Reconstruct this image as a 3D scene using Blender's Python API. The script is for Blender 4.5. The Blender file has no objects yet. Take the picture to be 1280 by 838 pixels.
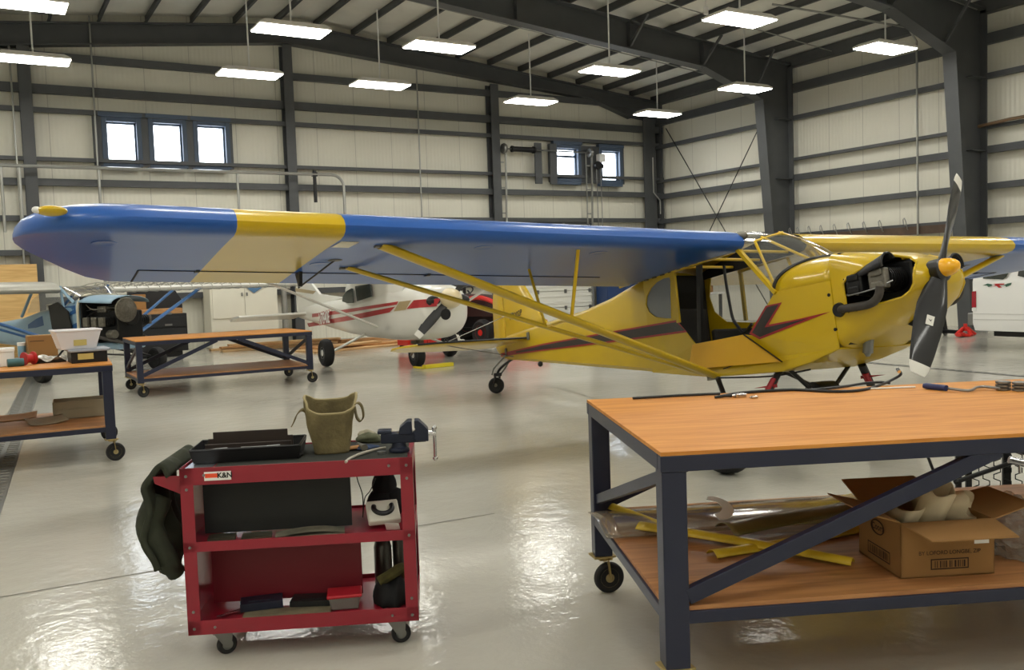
import bpy, bmesh, math, random
from mathutils import Vector, Matrix
random.seed(7)
SC = bpy.context.scene
COL = SC.collection
PI = math.pi
R_ = math.radians

# ------------------------------------------------------------------ camera
CW, CH = 1280, 838
FPX = 1137.36
YAW, PITCH, ROLL = .533228619, -.0626805511, .0342712712
EYE = Vector((0, 0, 1.4))

def cam_axes():
    cy, sy = math.cos(YAW), math.sin(YAW)
    f = Vector((sy*math.cos(PITCH), cy*math.cos(PITCH), math.sin(PITCH)))
    r = Vector((cy, -sy, 0)); d = f.cross(r)
    c, s = math.cos(ROLL), math.sin(ROLL)
    return (c*r + s*d), (-s*r + c*d), f
CR, CD, CF = cam_axes()
cam_data = bpy.data.cameras.new('camera')
cam_data.sensor_fit = 'HORIZONTAL'; cam_data.sensor_width = 36
cam_data.lens = FPX/CW*36; cam_data.clip_start = .05; cam_data.clip_end = 200
cam = bpy.data.objects.new('camera', cam_data); COL.objects.link(cam)
m = Matrix.Identity(4)
for i in range(3):
    m[i][0], m[i][1], m[i][2], m[i][3] = CR[i], -CD[i], -CF[i], EYE[i]
cam.matrix_world = m
SC.camera = cam

def ray(px, py):
    return CR*((px-640)/FPX) + CD*((py-419)/FPX) + CF
def at(px, py, X=None, Y=None, Z=None):
    """the world point seen at a pixel, on the plane x=X, y=Y or z=Z"""
    d = ray(px, py)
    if Z is not None: t = (Z-EYE.z)/d.z
    elif Y is not None: t = (Y-EYE.y)/d.y
    else: t = (X-EYE.x)/d.x
    return EYE + d*t

# ------------------------------------------------------------------ materials
MATS = {}
def lin(c):
    return tuple(((v/255+.055)/1.055)**2.4 if v > 10 else v/255/12.92 for v in c)
def mat(name, col, rough=.5, metal=0., noise=0., nscale=8., coat=0., bump=0., bscale=60., spec=.5, stretch=None, col2=None, trans=0., emis=0., ior=1.45, alpha=1.):
    if name in MATS: return MATS[name]
    m = bpy.data.materials.new(name); m.use_nodes = True
    nt = m.node_tree; b = nt.nodes['Principled BSDF']
    c = (*lin(col), 1)
    b.inputs['Base Color'].default_value = c
    b.inputs['Roughness'].default_value = rough
    b.inputs['Metallic'].default_value = metal
    b.inputs['Coat Weight'].default_value = coat
    b.inputs['Coat Roughness'].default_value = .10
    b.inputs['Specular IOR Level'].default_value = spec
    b.inputs['Transmission Weight'].default_value = trans
    b.inputs['IOR'].default_value = ior
    b.inputs['Alpha'].default_value = alpha
    if emis:
        b.inputs['Emission Color'].default_value = c; b.inputs['Emission Strength'].default_value = emis
    if noise or bump:
        tc = nt.nodes.new('ShaderNodeTexCoord'); mp = nt.nodes.new('ShaderNodeMapping')
        nt.links.new(tc.outputs['Object'], mp.inputs['Vector'])
        if stretch: mp.inputs['Scale'].default_value = stretch
    if noise:
        n = nt.nodes.new('ShaderNodeTexNoise'); n.inputs['Scale'].default_value = nscale; n.inputs['Detail'].default_value = 5
        nt.links.new(mp.outputs['Vector'], n.inputs['Vector'])
        rp = nt.nodes.new('ShaderNodeValToRGB')
        k2 = lin(col2) if col2 else tuple(v*(1-noise) for v in c[:3])
        rp.color_ramp.elements[0].position = .35; rp.color_ramp.elements[0].color = (*k2, 1)
        rp.color_ramp.elements[1].position = .62; rp.color_ramp.elements[1].color = c
        nt.links.new(n.outputs['Fac'], rp.inputs['Fac']); nt.links.new(rp.outputs['Color'], b.inputs['Base Color'])
    if bump:
        n2 = nt.nodes.new('ShaderNodeTexNoise'); n2.inputs['Scale'].default_value = bscale; n2.inputs['Detail'].default_value = 3
        nt.links.new(mp.outputs['Vector'], n2.inputs['Vector'])
        bp = nt.nodes.new('ShaderNodeBump'); bp.inputs['Strength'].default_value = bump; bp.inputs['Distance'].default_value = .02
        nt.links.new(n2.outputs['Fac'], bp.inputs['Height']); nt.links.new(bp.outputs['Normal'], b.inputs['Normal'])
    MATS[name] = m
    return m

def clear_mat(name, col, tint=.12, rough=.03):
    """thin clear plastic / glass: mostly transparent with a glossy skin"""
    if name in MATS: return MATS[name]
    m = bpy.data.materials.new(name); m.use_nodes = True
    nt = m.node_tree; nt.nodes.clear()
    out = nt.nodes.new('ShaderNodeOutputMaterial')
    tr = nt.nodes.new('ShaderNodeBsdfTransparent'); tr.inputs['Color'].default_value = (*[1-tint*(1-v) for v in lin(col)], 1)
    gl = nt.nodes.new('ShaderNodeBsdfGlossy'); gl.inputs['Roughness'].default_value = rough
    df = nt.nodes.new('ShaderNodeBsdfDiffuse'); df.inputs['Color'].default_value = (*lin(col), 1)
    lw = nt.nodes.new('ShaderNodeLayerWeight'); lw.inputs['Blend'].default_value = .5
    pw = nt.nodes.new('ShaderNodeMath'); pw.operation = 'POWER'; pw.inputs[1].default_value = 4.0
    fr = nt.nodes.new('ShaderNodeMath'); fr.operation = 'MULTIPLY_ADD'; fr.inputs[1].default_value = .8; fr.inputs[2].default_value = .05
    nt.links.new(lw.outputs['Facing'], pw.inputs[0]); nt.links.new(pw.outputs[0], fr.inputs[0])
    m1 = nt.nodes.new('ShaderNodeMixShader'); m1.inputs['Fac'].default_value = tint
    m2 = nt.nodes.new('ShaderNodeMixShader')
    nt.links.new(tr.outputs[0], m1.inputs[1]); nt.links.new(df.outputs[0], m1.inputs[2])
    nt.links.new(fr.outputs[0], m2.inputs['Fac']); nt.links.new(m1.outputs[0], m2.inputs[1]); nt.links.new(gl.outputs[0], m2.inputs[2])
    nt.links.new(m2.outputs[0], out.inputs['Surface'])
    MATS[name] = m
    return m

def wood_mat(name, c1, c2, rough=.45, axis=0, scale=1., coat=0.):
    if name in MATS: return MATS[name]
    m = mat(name, c1, rough, coat=coat); nt = m.node_tree; b = nt.nodes['Principled BSDF']
    tc = nt.nodes.new('ShaderNodeTexCoord'); mp = nt.nodes.new('ShaderNodeMapping')
    s = [9*scale, 9*scale, 9*scale]; s[axis] = .8*scale
    mp.inputs['Scale'].default_value = s
    nt.links.new(tc.outputs['Object'], mp.inputs['Vector'])
    n = nt.nodes.new('ShaderNodeTexNoise'); n.inputs['Scale'].default_value = 3; n.inputs['Detail'].default_value = 7; n.inputs['Distortion'].default_value = 1.2
    nt.links.new(mp.outputs['Vector'], n.inputs['Vector'])
    rp = nt.nodes.new('ShaderNodeValToRGB')
    rp.color_ramp.elements[0].position = .3; rp.color_ramp.elements[0].color = (*lin(c2), 1)
    rp.color_ramp.elements[1].position = .65; rp.color_ramp.elements[1].color = (*lin(c1), 1)
    nt.links.new(n.outputs['Fac'], rp.inputs['Fac'])
    nt.links.new(rp.outputs['Color'], b.inputs['Base Color'])
    return m

# ------------------------------------------------------------------ mesh builder
class MB:
    def __init__(self): self.v = []; self.f = []; self.mi = []
    def add(self, verts, faces, mi=0):
        o = len(self.v); self.v += [Vector(p) for p in verts]
        for f in faces: self.f.append([i+o for i in f]); self.mi.append(mi)
        return self
    def box(self, c, s, rz=0., M=None, mi=0):
        hx, hy, hz = s[0]/2, s[1]/2, s[2]/2
        P = [Vector((x, y, z)) for x in (-hx, hx) for y in (-hy, hy) for z in (-hz, hz)]
        Q = M if M is not None else Matrix.Rotation(rz, 3, 'Z')
        P = [Q @ p + Vector(c) for p in P]
        return self.add(P, [(0,1,3,2),(4,6,7,5),(0,4,5,1),(2,3,7,6),(0,2,6,4),(1,5,7,3)], mi)
    def box2(self, a, b, mi=0):
        return self.box([(a[i]+b[i])/2 for i in range(3)], [abs(b[i]-a[i]) for i in range(3)], mi=mi)
    def bar(self, a, b, w, h, up=(0,0,1), mi=0):
        a = Vector(a); b = Vector(b); d = (b-a); L = d.length; d.normalize()
        u = Vector(up)
        if abs(d.dot(u)) > .98: u = Vector((0,1,0))
        s = d.cross(u).normalized(); u = s.cross(d)
        M = Matrix((d, s, u)).transposed()
        return self.box((a+b)/2, (L, w, h), M=M, mi=mi)
    def tube(self, a, b, r, r2=None, n=12, caps=True, mi=0, sq=1., up=None):
        a = Vector(a); b = Vector(b); d = (b-a).normalized()
        u = Vector(up) if up else (Vector((0,0,1)) if abs(d.z) < .9 else Vector((1,0,0)))
        s = d.cross(u).normalized(); u = s.cross(d)
        r2 = r if r2 is None else r2
        P = []
        for c, rr in ((a, r), (b, r2)):
            for i in range(n):
                t = 2*PI*i/n; P.append(c + (s*math.cos(t)*sq + u*math.sin(t))*rr)
        F = [(i, (i+1) % n, n+(i+1) % n, n+i) for i in range(n)]
        if caps: F += [tuple(range(n-1, -1, -1)), tuple(range(n, 2*n))]
        return self.add(P, F, mi)
    def path(self, pts, r, n=8, mi=0, closed=False):
        pts = [Vector(p) for p in pts]; N = len(pts); P = []
        prev = None
        for i, p in enumerate(pts):
            if closed: d = pts[(i+1) % N]-pts[i-1]
            else: d = pts[min(i+1, N-1)]-pts[max(i-1, 0)]
            d.normalize()
            if prev is None:
                u = Vector((0,0,1)) if abs(d.z) < .9 else Vector((1,0,0))
            else: u = prev
            s = d.cross(u).normalized(); u = s.cross(d).normalized(); prev = u
            rr = r[i] if isinstance(r, (list, tuple)) else r
            for k in range(n):
                t = 2*PI*k/n; P.append(p + (s*math.cos(t) + u*math.sin(t))*rr)
        F = []
        for i in range(N if closed else N-1):
            j = (i+1) % N
            for k in range(n):
                F.append((i*n+k, i*n+(k+1) % n, j*n+(k+1) % n, j*n+k))
        if not closed: F += [tuple(range(n-1, -1, -1)), tuple(range((N-1)*n, N*n))]
        return self.add(P, F, mi)
    def lathe(self, prof, c=(0,0,0), axis='Z', n=24, M=None, mi=0):
        """prof: list of (radius, height along axis)"""
        P = []; c = Vector(c)
        Q = M if M is not None else {'Z': Matrix.Identity(3), 'X': Matrix(((0,0,1),(1,0,0),(0,1,0))), 'Y': Matrix(((0,1,0),(0,0,1),(1,0,0)))}[axis]
        for r, h in prof:
            for i in range(n):
                t = 2*PI*i/n; P.append(c + Q @ Vector((r*math.cos(t), r*math.sin(t), h)))
        F = []
        for j in range(len(prof)-1):
            for i in range(n):
                F.append((j*n+i, j*n+(i+1) % n, (j+1)*n+(i+1) % n, (j+1)*n+i))
        F += [tuple(range(n-1, -1, -1)), tuple(range((len(prof)-1)*n, len(prof)*n))]
        return self.add(P, F, mi)
    def ball(self, c, r, n=12, k=8, mi=0, M=None):
        r = (r, r, r) if not isinstance(r, (tuple, list)) else r
        P = [] ; c = Vector(c)
        for j in range(k+1):
            th = PI*j/k
            for i in range(n):
                t = 2*PI*i/n
                q = Vector((r[0]*math.sin(th)*math.cos(t), r[1]*math.sin(th)*math.sin(t), r[2]*math.cos(th)))
                P.append(c + (M @ q if M is not None else q))
        F = [(j*n+i, (j+1)*n+i, (j+1)*n+(i+1) % n, j*n+(i+1) % n) for j in range(k) for i in range(n)]
        return self.add(P, F, mi)
    def loft(self, rings, closed=True, caps=True, mi=0):
        n = len(rings[0]); P = [p for r in rings for p in r]; F = []
        for j in range(len(rings)-1):
            for i in range(n if closed else n-1):
                F.append((j*n+i, j*n+(i+1) % n, (j+1)*n+(i+1) % n, (j+1)*n+i))
        if caps and closed: F += [tuple(range(n-1, -1, -1)), tuple(range((len(rings)-1)*n, len(rings)*n))]
        return self.add(P, F, mi)
    def prism(self, poly, fn, t0, t1, mi=0):
        """poly of 2D points; fn(a, b, t) gives the 3D point"""
        n = len(poly)
        P = [fn(a, b, t0) for a, b in poly] + [fn(a, b, t1) for a, b in poly]
        F = [tuple(range(n-1, -1, -1)), tuple(range(n, 2*n))] + [(i, (i+1) % n, n+(i+1) % n, n+i) for i in range(n)]
        return self.add(P, F, mi)
    def grid(self, fn, nu, nv, mi=0, thick=0.):
        P = [fn(i/nu, j/nv) for j in range(nv+1) for i in range(nu+1)]
        F = [(j*(nu+1)+i, j*(nu+1)+i+1, (j+1)*(nu+1)+i+1, (j+1)*(nu+1)+i) for j in range(nv) for i in range(nu)]
        return self.add(P, F, mi)
    def xf(self, M):
        self.v = [M @ p for p in self.v]; return self

def finish(o, smooth, bevel, solid, sub, angle=35):
    me = o.data
    if smooth:
        for p in me.polygons: p.use_smooth = True
        try: me.set_sharp_from_angle(angle=R_(angle))
        except Exception: pass
    if solid:
        md = o.modifiers.new('thickness', 'SOLIDIFY'); md.thickness = solid; md.offset = 0
    if sub:
        md = o.modifiers.new('sub', 'SUBSURF'); md.levels = md.render_levels = sub
    if bevel:
        md = o.modifiers.new('bevel', 'BEVEL'); md.width = bevel; md.segments = 2; md.limit_method = 'ANGLE'; md.angle_limit = R_(40)

def build(name, mb, mats, parent=None, smooth=False, bevel=0., solid=0., sub=0, world=False, label=None, fixn=True, angle=35):
    me = bpy.data.meshes.new(name)
    V = mb.v
    if world and parent is not None:
        iv = parent.matrix_world.inverted(); V = [iv @ p for p in V]
    me.from_pydata([tuple(p) for p in V], [], [tuple(f) for f in mb.f])
    if not isinstance(mats, (list, tuple)): mats = [mats]
    for k in mats: me.materials.append(k)
    if len(mats) > 1: me.polygons.foreach_set('material_index', mb.mi)
    me.validate(); me.update()
    if fixn:
        bm = bmesh.new(); bm.from_mesh(me); bmesh.ops.recalc_face_normals(bm, faces=bm.faces[:]); bm.to_mesh(me); bm.free()
    o = bpy.data.objects.new(name, me); COL.objects.link(o)
    if parent is not None: o.parent = parent
    finish(o, smooth, bevel, solid, sub, angle)
    if label: o['label'] = label
    return o

def tag(o, label=None, cat=None, group=None, kind=None):
    if label: o['label'] = label
    if cat: o['category'] = cat
    if group: o['group'] = group
    if kind: o['kind'] = kind
    return o

def thing(name, label, cat, loc=(0,0,0), rz=0., group=None, M=None):
    o = bpy.data.objects.new(name, None); COL.objects.link(o)
    o.empty_display_size = .1
    if M is not None: o.matrix_world = M
    else:
        o.matrix_world = Matrix.Translation(loc) @ Matrix.Rotation(rz, 4, 'Z')
    return tag(o, label, cat, group)

def solo(name, mb, mats, label, cat, loc=(0,0,0), rz=0., group=None, **k):
    """a thing that is one mesh, built in its own local coordinates"""
    o = build(name, mb, mats, **k)
    o.matrix_world = Matrix.Translation(loc) @ Matrix.Rotation(rz, 4, 'Z')
    return tag(o, label, cat, group)

def struct(name, mb, mats, parent=None, **k):
    o = build(name, mb, mats, parent, **k)
    if parent is None: o['kind'] = 'structure'
    return o

def kids(o): return [c for c in COL.objects if c.parent == o]
def copy_tree(o, parent=None):
    c = o.copy(); COL.objects.link(c)
    if parent is not None:
        c.parent = parent; c.matrix_parent_inverse = o.matrix_parent_inverse.copy()
    for k in kids(o): copy_tree(k, c)
    return c
def place(o, loc, rz=0.): o.matrix_world = Matrix.Translation(loc) @ Matrix.Rotation(rz, 4, 'Z')

def text_mb(s, size, bold=0.0):
    """flat glyph mesh of a string in the x/y plane, centred"""
    cu = bpy.data.curves.new('glyphs', 'FONT'); cu.body = s; cu.size = size; cu.align_x = 'CENTER'; cu.align_y = 'CENTER'; cu.offset = bold
    ob = bpy.data.objects.new('glyphs', cu); COL.objects.link(ob)
    dg = bpy.context.evaluated_depsgraph_get(); dg.update()
    me = bpy.data.meshes.new_from_object(ob.evaluated_get(dg))
    mb = MB(); mb.add([v.co.copy() for v in me.vertices], [tuple(p.vertices) for p in me.polygons])
    bpy.data.objects.remove(ob); bpy.data.meshes.remove(me); bpy.data.curves.remove(cu)
    return mb
def frame3(o, ux, uy):
    ux = Vector(ux).normalized(); uy = Vector(uy); uz = ux.cross(uy).normalized(); uy = uz.cross(ux)
    M = Matrix.Identity(4)
    for i in range(3): M[i][0], M[i][1], M[i][2], M[i][3] = ux[i], uy[i], uz[i], o[i]
    return M
def arc(c, r, a0, a1, n, fn):
    return [fn(c[0]+r*math.cos(a0+(a1-a0)*i/n), c[1]+r*math.sin(a0+(a1-a0)*i/n)) for i in range(n+1)]
def spline(pts, n=6):
    """Catmull-Rom through points"""
    P = [Vector(p) for p in pts]; out = []
    for i in range(len(P)-1):
        p0, p1, p2, p3 = P[max(i-1,0)], P[i], P[i+1], P[min(i+2, len(P)-1)]
        for k in range(n):
            t = k/n
            out.append(.5*((2*p1) + (p2-p0)*t + (2*p0-5*p1+4*p2-p3)*t*t + (3*p1-p0-3*p2+p3)*t**3))
    out.append(P[-1]); return out

# palette
STEEL = mat('painted_frame_steel', (78,80,82), .5, noise=.12, nscale=3)
GREYMET = mat('dull_steel', (128,128,126), .4, .8)
CHROME = mat('bright_steel', (200,200,202), .22, 1.)
BLACK = mat('black_plastic', (16,16,18), .42)
RUBBER = mat('tyre_rubber', (24,24,25), .7)
WHITE = mat('white_paint', (225,225,222), .35, coat=.3)
NAVY = mat('navy_enamel', (25,30,52), .42, coat=.12)
YELLOW = mat('yellow_dope', (196,164,12), .34, coat=.4, noise=.05, nscale=2)
BLUE = mat('blue_dope', (30,86,164), .38, coat=.3, noise=.05, nscale=2)
RED = mat('red_enamel', (150,22,42), .35, coat=.35)
CARD = mat('cardboard', (160,116,66), .8, noise=.1, nscale=5)
PLY = wood_mat('varnished_plywood', (204,142,72), (180,116,52), .5, 0, .9)
PLYRAW = wood_mat('raw_plywood', (196,150,100), (165,120,76), .6, 0, .9)
GLASS = clear_mat('clear_glazing', (200,205,205), .10)

for _m in (PLY, PLYRAW): _m.node_tree.nodes['Principled BSDF'].inputs['Specular IOR Level'].default_value = .18
# ------------------------------------------------------------------ building shell
X0, X1, Y0, Y1 = -4.2, 18.62, -7.0, 22.22        # inner panel faces
RIDGE = 7.3
def roof(x, up=0.): return 6.83 + .1*(X1-x if x >= RIDGE else (X1-RIDGE)-(RIDGE-x)) + up

def panel_mat(name, axis):
    m = mat(name, (212,211,202), .42, spec=.4); nt = m.node_tree; b = nt.nodes['Principled BSDF']
    tc = nt.nodes.new('ShaderNodeTexCoord'); sp = nt.nodes.new('ShaderNodeSeparateXYZ')
    nt.links.new(tc.outputs['Object'], sp.inputs[0])
    def mth(op, a, v=None):
        n = nt.nodes.new('ShaderNodeMath'); n.operation = op
        if hasattr(a, 'links'): nt.links.new(a, n.inputs[0])
        else: n.inputs[0].default_value = a
        if v is not None:
            if hasattr(v, 'links'): nt.links.new(v, n.inputs[1])
            else: n.inputs[1].default_value = v
        return n.outputs[0]
    u = sp.outputs['XY'.index(axis)]
    fr = mth('FRACT', mth('ADD', u, .35))                    # one insulated panel per metre
    seam = mth('LESS_THAN', fr, .016)
    mix = nt.nodes.new('ShaderNodeMix'); mix.data_type = 'RGBA'
    mix.inputs['A'].default_value = (*lin((222,219,205)), 1); mix.inputs['B'].default_value = (*lin((186,182,170)), 1)
    nt.links.new(seam, mix.inputs['Factor']); nt.links.new(mix.outputs['Result'], b.inputs['Base Color'])
    rib = mth('SINE', mth('MULTIPLY', u, 2*PI/.10))
    n = nt.nodes.new('ShaderNodeTexNoise'); n.inputs['Scale'].default_value = 1.3
    nt.links.new(tc.outputs['Object'], n.inputs['Vector'])
    hgt = mth('ADD', mth('MULTIPLY', rib, .5), mth('MULTIPLY', n.outputs['Fac'], 1.5))
    bp = nt.nodes.new('ShaderNodeBump'); bp.inputs['Strength'].default_value = .35; bp.inputs['Distance'].default_value = .01
    nt.links.new(hgt, bp.inputs['Height']); nt.links.new(bp.outputs['Normal'], b.inputs['Normal'])
    return m
PANX = panel_mat('ribbed_wall_panel_a', 'X'); PANY = panel_mat('ribbed_wall_panel_b', 'Y')
ROOFM = mat('white_roof_liner', (228,227,218), .6, noise=.06, nscale=2)

def floor_mat():
    m = mat('sealed_concrete_floor', (172,168,158), .10, spec=.5); nt = m.node_tree; b = nt.nodes['Principled BSDF']
    tc = nt.nodes.new('ShaderNodeTexCoord')
    n = nt.nodes.new('ShaderNodeTexNoise'); n.inputs['Scale'].default_value = .55; n.inputs['Detail'].default_value = 6
    nt.links.new(tc.outputs['Object'], n.inputs['Vector'])
    rp = nt.nodes.new('ShaderNodeValToRGB')
    rp.color_ramp.elements[0].position = .3; rp.color_ramp.elements[0].color = (*lin((178,175,164)), 1)
    rp.color_ramp.elements[1].position = .7; rp.color_ramp.elements[1].color = (*lin((192,189,179)), 1)
    nt.links.new(n.outputs['Fac'], rp.inputs['Fac']); nt.links.new(rp.outputs['Color'], b.inputs['Base Color'])
    n2 = nt.nodes.new('ShaderNodeTexNoise'); n2.inputs['Scale'].default_value = 7; n2.inputs['Detail'].default_value = 4
    nt.links.new(tc.outputs['Object'], n2.inputs['Vector'])
    n3 = nt.nodes.new('ShaderNodeTexNoise'); n3.inputs['Scale'].default_value = 34; n3.inputs['Detail'].default_value = 2
    nt.links.new(tc.outputs['Object'], n3.inputs['Vector'])
    ad = nt.nodes.new('ShaderNodeMath'); ad.operation = 'MULTIPLY_ADD'; ad.inputs[1].default_value = .28
    nt.links.new(n3.outputs['Fac'], ad.inputs[0]); nt.links.new(n2.outputs['Fac'], ad.inputs[2])
    bp = nt.nodes.new('ShaderNodeBump'); bp.inputs['Strength'].default_value = .12; bp.inputs['Distance'].default_value = .03
    nt.links.new(ad.outputs[0], bp.inputs['Height']); nt.links.new(bp.outputs['Normal'], b.inputs['Normal'])
    r2 = nt.nodes.new('ShaderNodeMapRange'); r2.inputs['To Min'].default_value = .08; r2.inputs['To Max'].default_value = .20
    nt.links.new(n.outputs['Fac'], r2.inputs['Value']); nt.links.new(r2.outputs[0], b.inputs['Roughness'])
    return m
JOINT = mat('floor_joint_filler', (112,108,98), .6)
GRATE = mat('grey_grating', (112,112,108), .5, .3)
fl = MB(); fl.add([(X0,Y0,0),(X1,Y0,0),(X1,Y1,0),(X0,Y1,0)], [(0,1,2,3)])
for a, b in (((7.62,15.6),(6.5,10.6)), ((6.5,10.6),(5.9,7.9)), ((-4,4.95),(1.4,4.75)), ((1.4,4.75),(2.6,4.68))):
    d = Vector((b[0]-a[0], b[1]-a[1], 0)).normalized(); s = Vector((-d.y, d.x, 0))*.006; z = Vector((0,0,.0015))
    A = Vector((*a, 0)); B = Vector((*b, 0))
    fl.add([A-s+z, B-s+z, B+s+z, A+s+z], [(0,1,2,3)], 1)
struct('floor', fl, [floor_mat(), JOINT], fixn=False)
# trench drains with gratings, set in the floor
def drain(a, b, w):
    mb = MB(); a = Vector((*a, .002)); b = Vector((*b, .002)); d = (b-a).normalized(); s = Vector((-d.y, d.x, 0))
    L = (b-a).length; n = int(L/.12)
    mb.bar(a+s*w*.5, b+s*w*.5, .02, .006); mb.bar(a-s*w*.5, b-s*w*.5, .02, .006); mb.bar(a, b, w*.16, .006)
    for i in range(n):
        p = a + d*(i+.5)*L/n
        mb.bar(p-s*w*.5, p+s*w*.5, .075, .005)
    return struct('trench_drain', mb, GRATE)
drain((10.66,4.0), (11.3,11.5), .09)
_p, _q = at(3,570,Z=0), at(40,480,Z=0); _d = (_q-_p)/(_q.y-_p.y)
drain((_p+_d*(3.0-_p.y)).to_2d(), (_p+_d*(20.5-_p.y)).to_2d(), .24)

def wall_holes(name, fn, u0, u1, v0, top, holes, m):
    """wall face in (u, v), top(u) is its upper edge; rectangular holes (u0,u1,v0,v1)"""
    us = sorted({u0, u1, RIDGE if u0 < RIDGE < u1 and top(RIDGE) > top(u1)+.01 else u0, *[h[0] for h in holes], *[h[1] for h in holes]})
    vs = sorted({v0, *[h[2] for h in holes], *[h[3] for h in holes]})
    mb = MB()
    for i in range(len(us)-1):
        a, b = us[i], us[i+1]
        for j in range(len(vs)):
            c = vs[j]; d = vs[j+1] if j+1 < len(vs) else None
            mid = ((a+b)/2, (c+(d if d else c+.1))/2)
            if any(h[0] < mid[0] < h[1] and h[2] < mid[1] < h[3] for h in holes): continue
            q = [(a, c), (b, c), (b, d if d else top(b)), (a, d if d else top(a))]
            mb.add([fn(*p) for p in q], [(0,1,2,3)])
    return struct(name, mb, m)
YB = 22.0
def win_rect(l, t, r, b):
    p, q = at(l, t, Y=YB), at(r, b, Y=YB); return (p.x, q.x, q.z, p.z)
WIN = [win_rect(132.5,151,173.5,203), win_rect(191,153,230.5,205), win_rect(247,156,284.5,206),
       win_rect(697,184.5,724.5,223.5), win_rect(753.5,188.5,776.5,226)]
wall_holes('wall_back', lambda u, v: (u, Y1, v), X0, X1, 0, roof, WIN, PANX)
wall_holes('wall_front', lambda u, v: (u, Y0, v), X0, X1, 0, roof, [], PANX)
wall_holes('wall_right', lambda u, v: (X1, u, v), Y0, Y1, 0, lambda u: roof(X1), [], PANY)
wall_holes('wall_left', lambda u, v: (X0, u, v), Y0, Y1, 0, lambda u: roof(X0), [], PANY)
rf = MB()
for a, b in ((X0, RIDGE), (RIDGE, X1)):
    rf.add([(a,Y0,roof(a)),(b,Y0,roof(b)),(b,Y1,roof(b)),(a,Y1,roof(a))], [(0,1,2,3)])
struct('ceiling', rf, ROOFM)

# frame columns on the back wall
def ibeam_v(mb, x, y, z0, z1, w, d, rz=0.):
    M = Matrix.Rotation(rz, 3, 'Z'); t = .02
    for off, s in (((0, d/2-t/2), (w, t)), ((0, -d/2+t/2), (w, t)), ((0, 0), (t, d-2*t))):
        o = M @ Vector((off[0], off[1], 0))
        mb.box((x+o.x, y+o.y, (z0+z1)/2), (s[0], s[1], z1-z0), M=M)
for i, (x, w) in enumerate(((at(36,180,Y=YB).x, .24), (at(362.5,180,Y=YB).x, .23), (at(617.5,180,Y=YB).x, .25))):
    mb = MB(); ibeam_v(mb, x, YB+.03, 0, roof(x)-.72, w, .3); struct('wall_column', mb, STEEL)
mb = MB(); cxD = at(812,220,Y=YB).x
mb.box((cxD, YB-.02, 3.1), (.46,.03,6.2)); mb.box((cxD-.02, YB+.14, 3.1), (.03,.28,6.2)); mb.box((cxD+.42, YB+.02, 3.1), (.03,.3,6.2))
struct('wall_column', mb, STEEL)

# girts: cold rolled rails on the two walls
GZ = [6.42, 5.70, 5.30, 4.27, 3.74, 2.98, 2.25, 1.2]
GH = [.16, .19, .10, .08, .15, .12, .12, .14]
for z, h in zip(GZ, GH):
    mb = MB(); mb.box2((X0, YB-.02, z-.02), (X1, YB+.0, z+h-.02)); mb.box2((X0, YB, z+h-.04), (X1, Y1, z+h-.02)); mb.box2((X0, YB, z-.02), (X1, YB+.1, z))
    struct('wall_girt', mb, STEEL)
RZ = [5.92, 5.22, 4.19, 3.68, 2.93, 2.20, 1.2]
RH = [.22, .11, .07, .15, .13, .13, .14]
for z, h in zip(RZ, RH):
    mb = MB(); mb.box2((18.40, Y0, z-.02), (18.42, Y1, z+h-.02)); mb.box2((18.42, Y0, z+h-.04), (X1, Y1, z+h-.02)); mb.box2((18.42, Y0, z-.02), (18.52, Y1, z))
    struct('wall_girt', mb, STEEL)
mb = MB(); mb.box2((18.36, Y0, roof(18.5)-.30), (18.40, Y1, roof(18.5)-.02)); mb.box2((18.40, Y0, roof(18.5)-.30), (18.56, Y1, roof(18.5)-.28))
struct('eave_strut', mb, STEEL)

# main frames: tapered column on the right wall, haunch and roof beam
def frame(y, xk_in, base_in, depth_l, xl=None):
    t = .025; bw = .30
    mb = MB()
    ztop = roof(18.4)-.24
    zk = ztop-.95
    # web of the column, outer and inner flanges
    mb.prism([(18.38, 0), (18.38, zk), (xk_in, zk), (base_in, 0)], lambda a, b, q: (a, y+q, b), -t/2, t/2)
    mb.box2((18.36, y-bw/2, 0), (18.40, y+bw/2, ztop))
    mb.bar((base_in, y, 0), (xk_in, y, zk), bw, .03, up=(1,0,0))
    for z in (5.2, 3.7): mb.box2((18.38-.5, y-bw/2, z), (18.38, y+bw/2, z+.02))
    struct('frame_column', mb, STEEL)
    rb = MB()
    poly_t = [(18.38, ztop), (RIDGE, roof(RIDGE)-.24)]
    xh = xk_in-1.9
    low = [(RIDGE, roof(RIDGE)-.24-depth_l), (xh, roof(xh)-.24-depth_l*.92), (xk_in, zk), (18.38, zk)]
    rb.prism(poly_t+low, lambda a, b, q: (a, y+q, b), -t/2, t/2)
    rb.bar((18.38, y, ztop), (RIDGE, y, roof(RIDGE)-.24), bw, .03)
    rb.bar(Vector((low[0][0], y, low[0][1])), Vector((low[1][0], y, low[1][1])), bw, .03)
    rb.bar(Vector((low[1][0], y, low[1][1])), Vector((low[2][0], y, low[2][1])), bw, .03)
    for x in (10.2, 13.2, 15.4):
        mb2 = roof(x)-.24; rb.box2((x-.01, y-bw/2, mb2-depth_l*.95), (x+.01, y+bw/2, mb2))
    # the same beam running down beyond the ridge
    rb.prism([(RIDGE, roof(RIDGE)-.24), (X0, roof(X0)-.24), (X0, roof(X0)-1.2), (RIDGE, roof(RIDGE)-.24-depth_l)], lambda a, b, q: (a, y+q, b), -t/2, t/2)
    rb.bar((RIDGE, y, roof(RIDGE)-.24), (X0, y, roof(X0)-.24), bw, .03)
    rb.bar((RIDGE, y, roof(RIDGE)-.24-depth_l), (X0, y, roof(X0)-1.2), bw, .03)
    struct('roof_beam', rb, STEEL)
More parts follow.
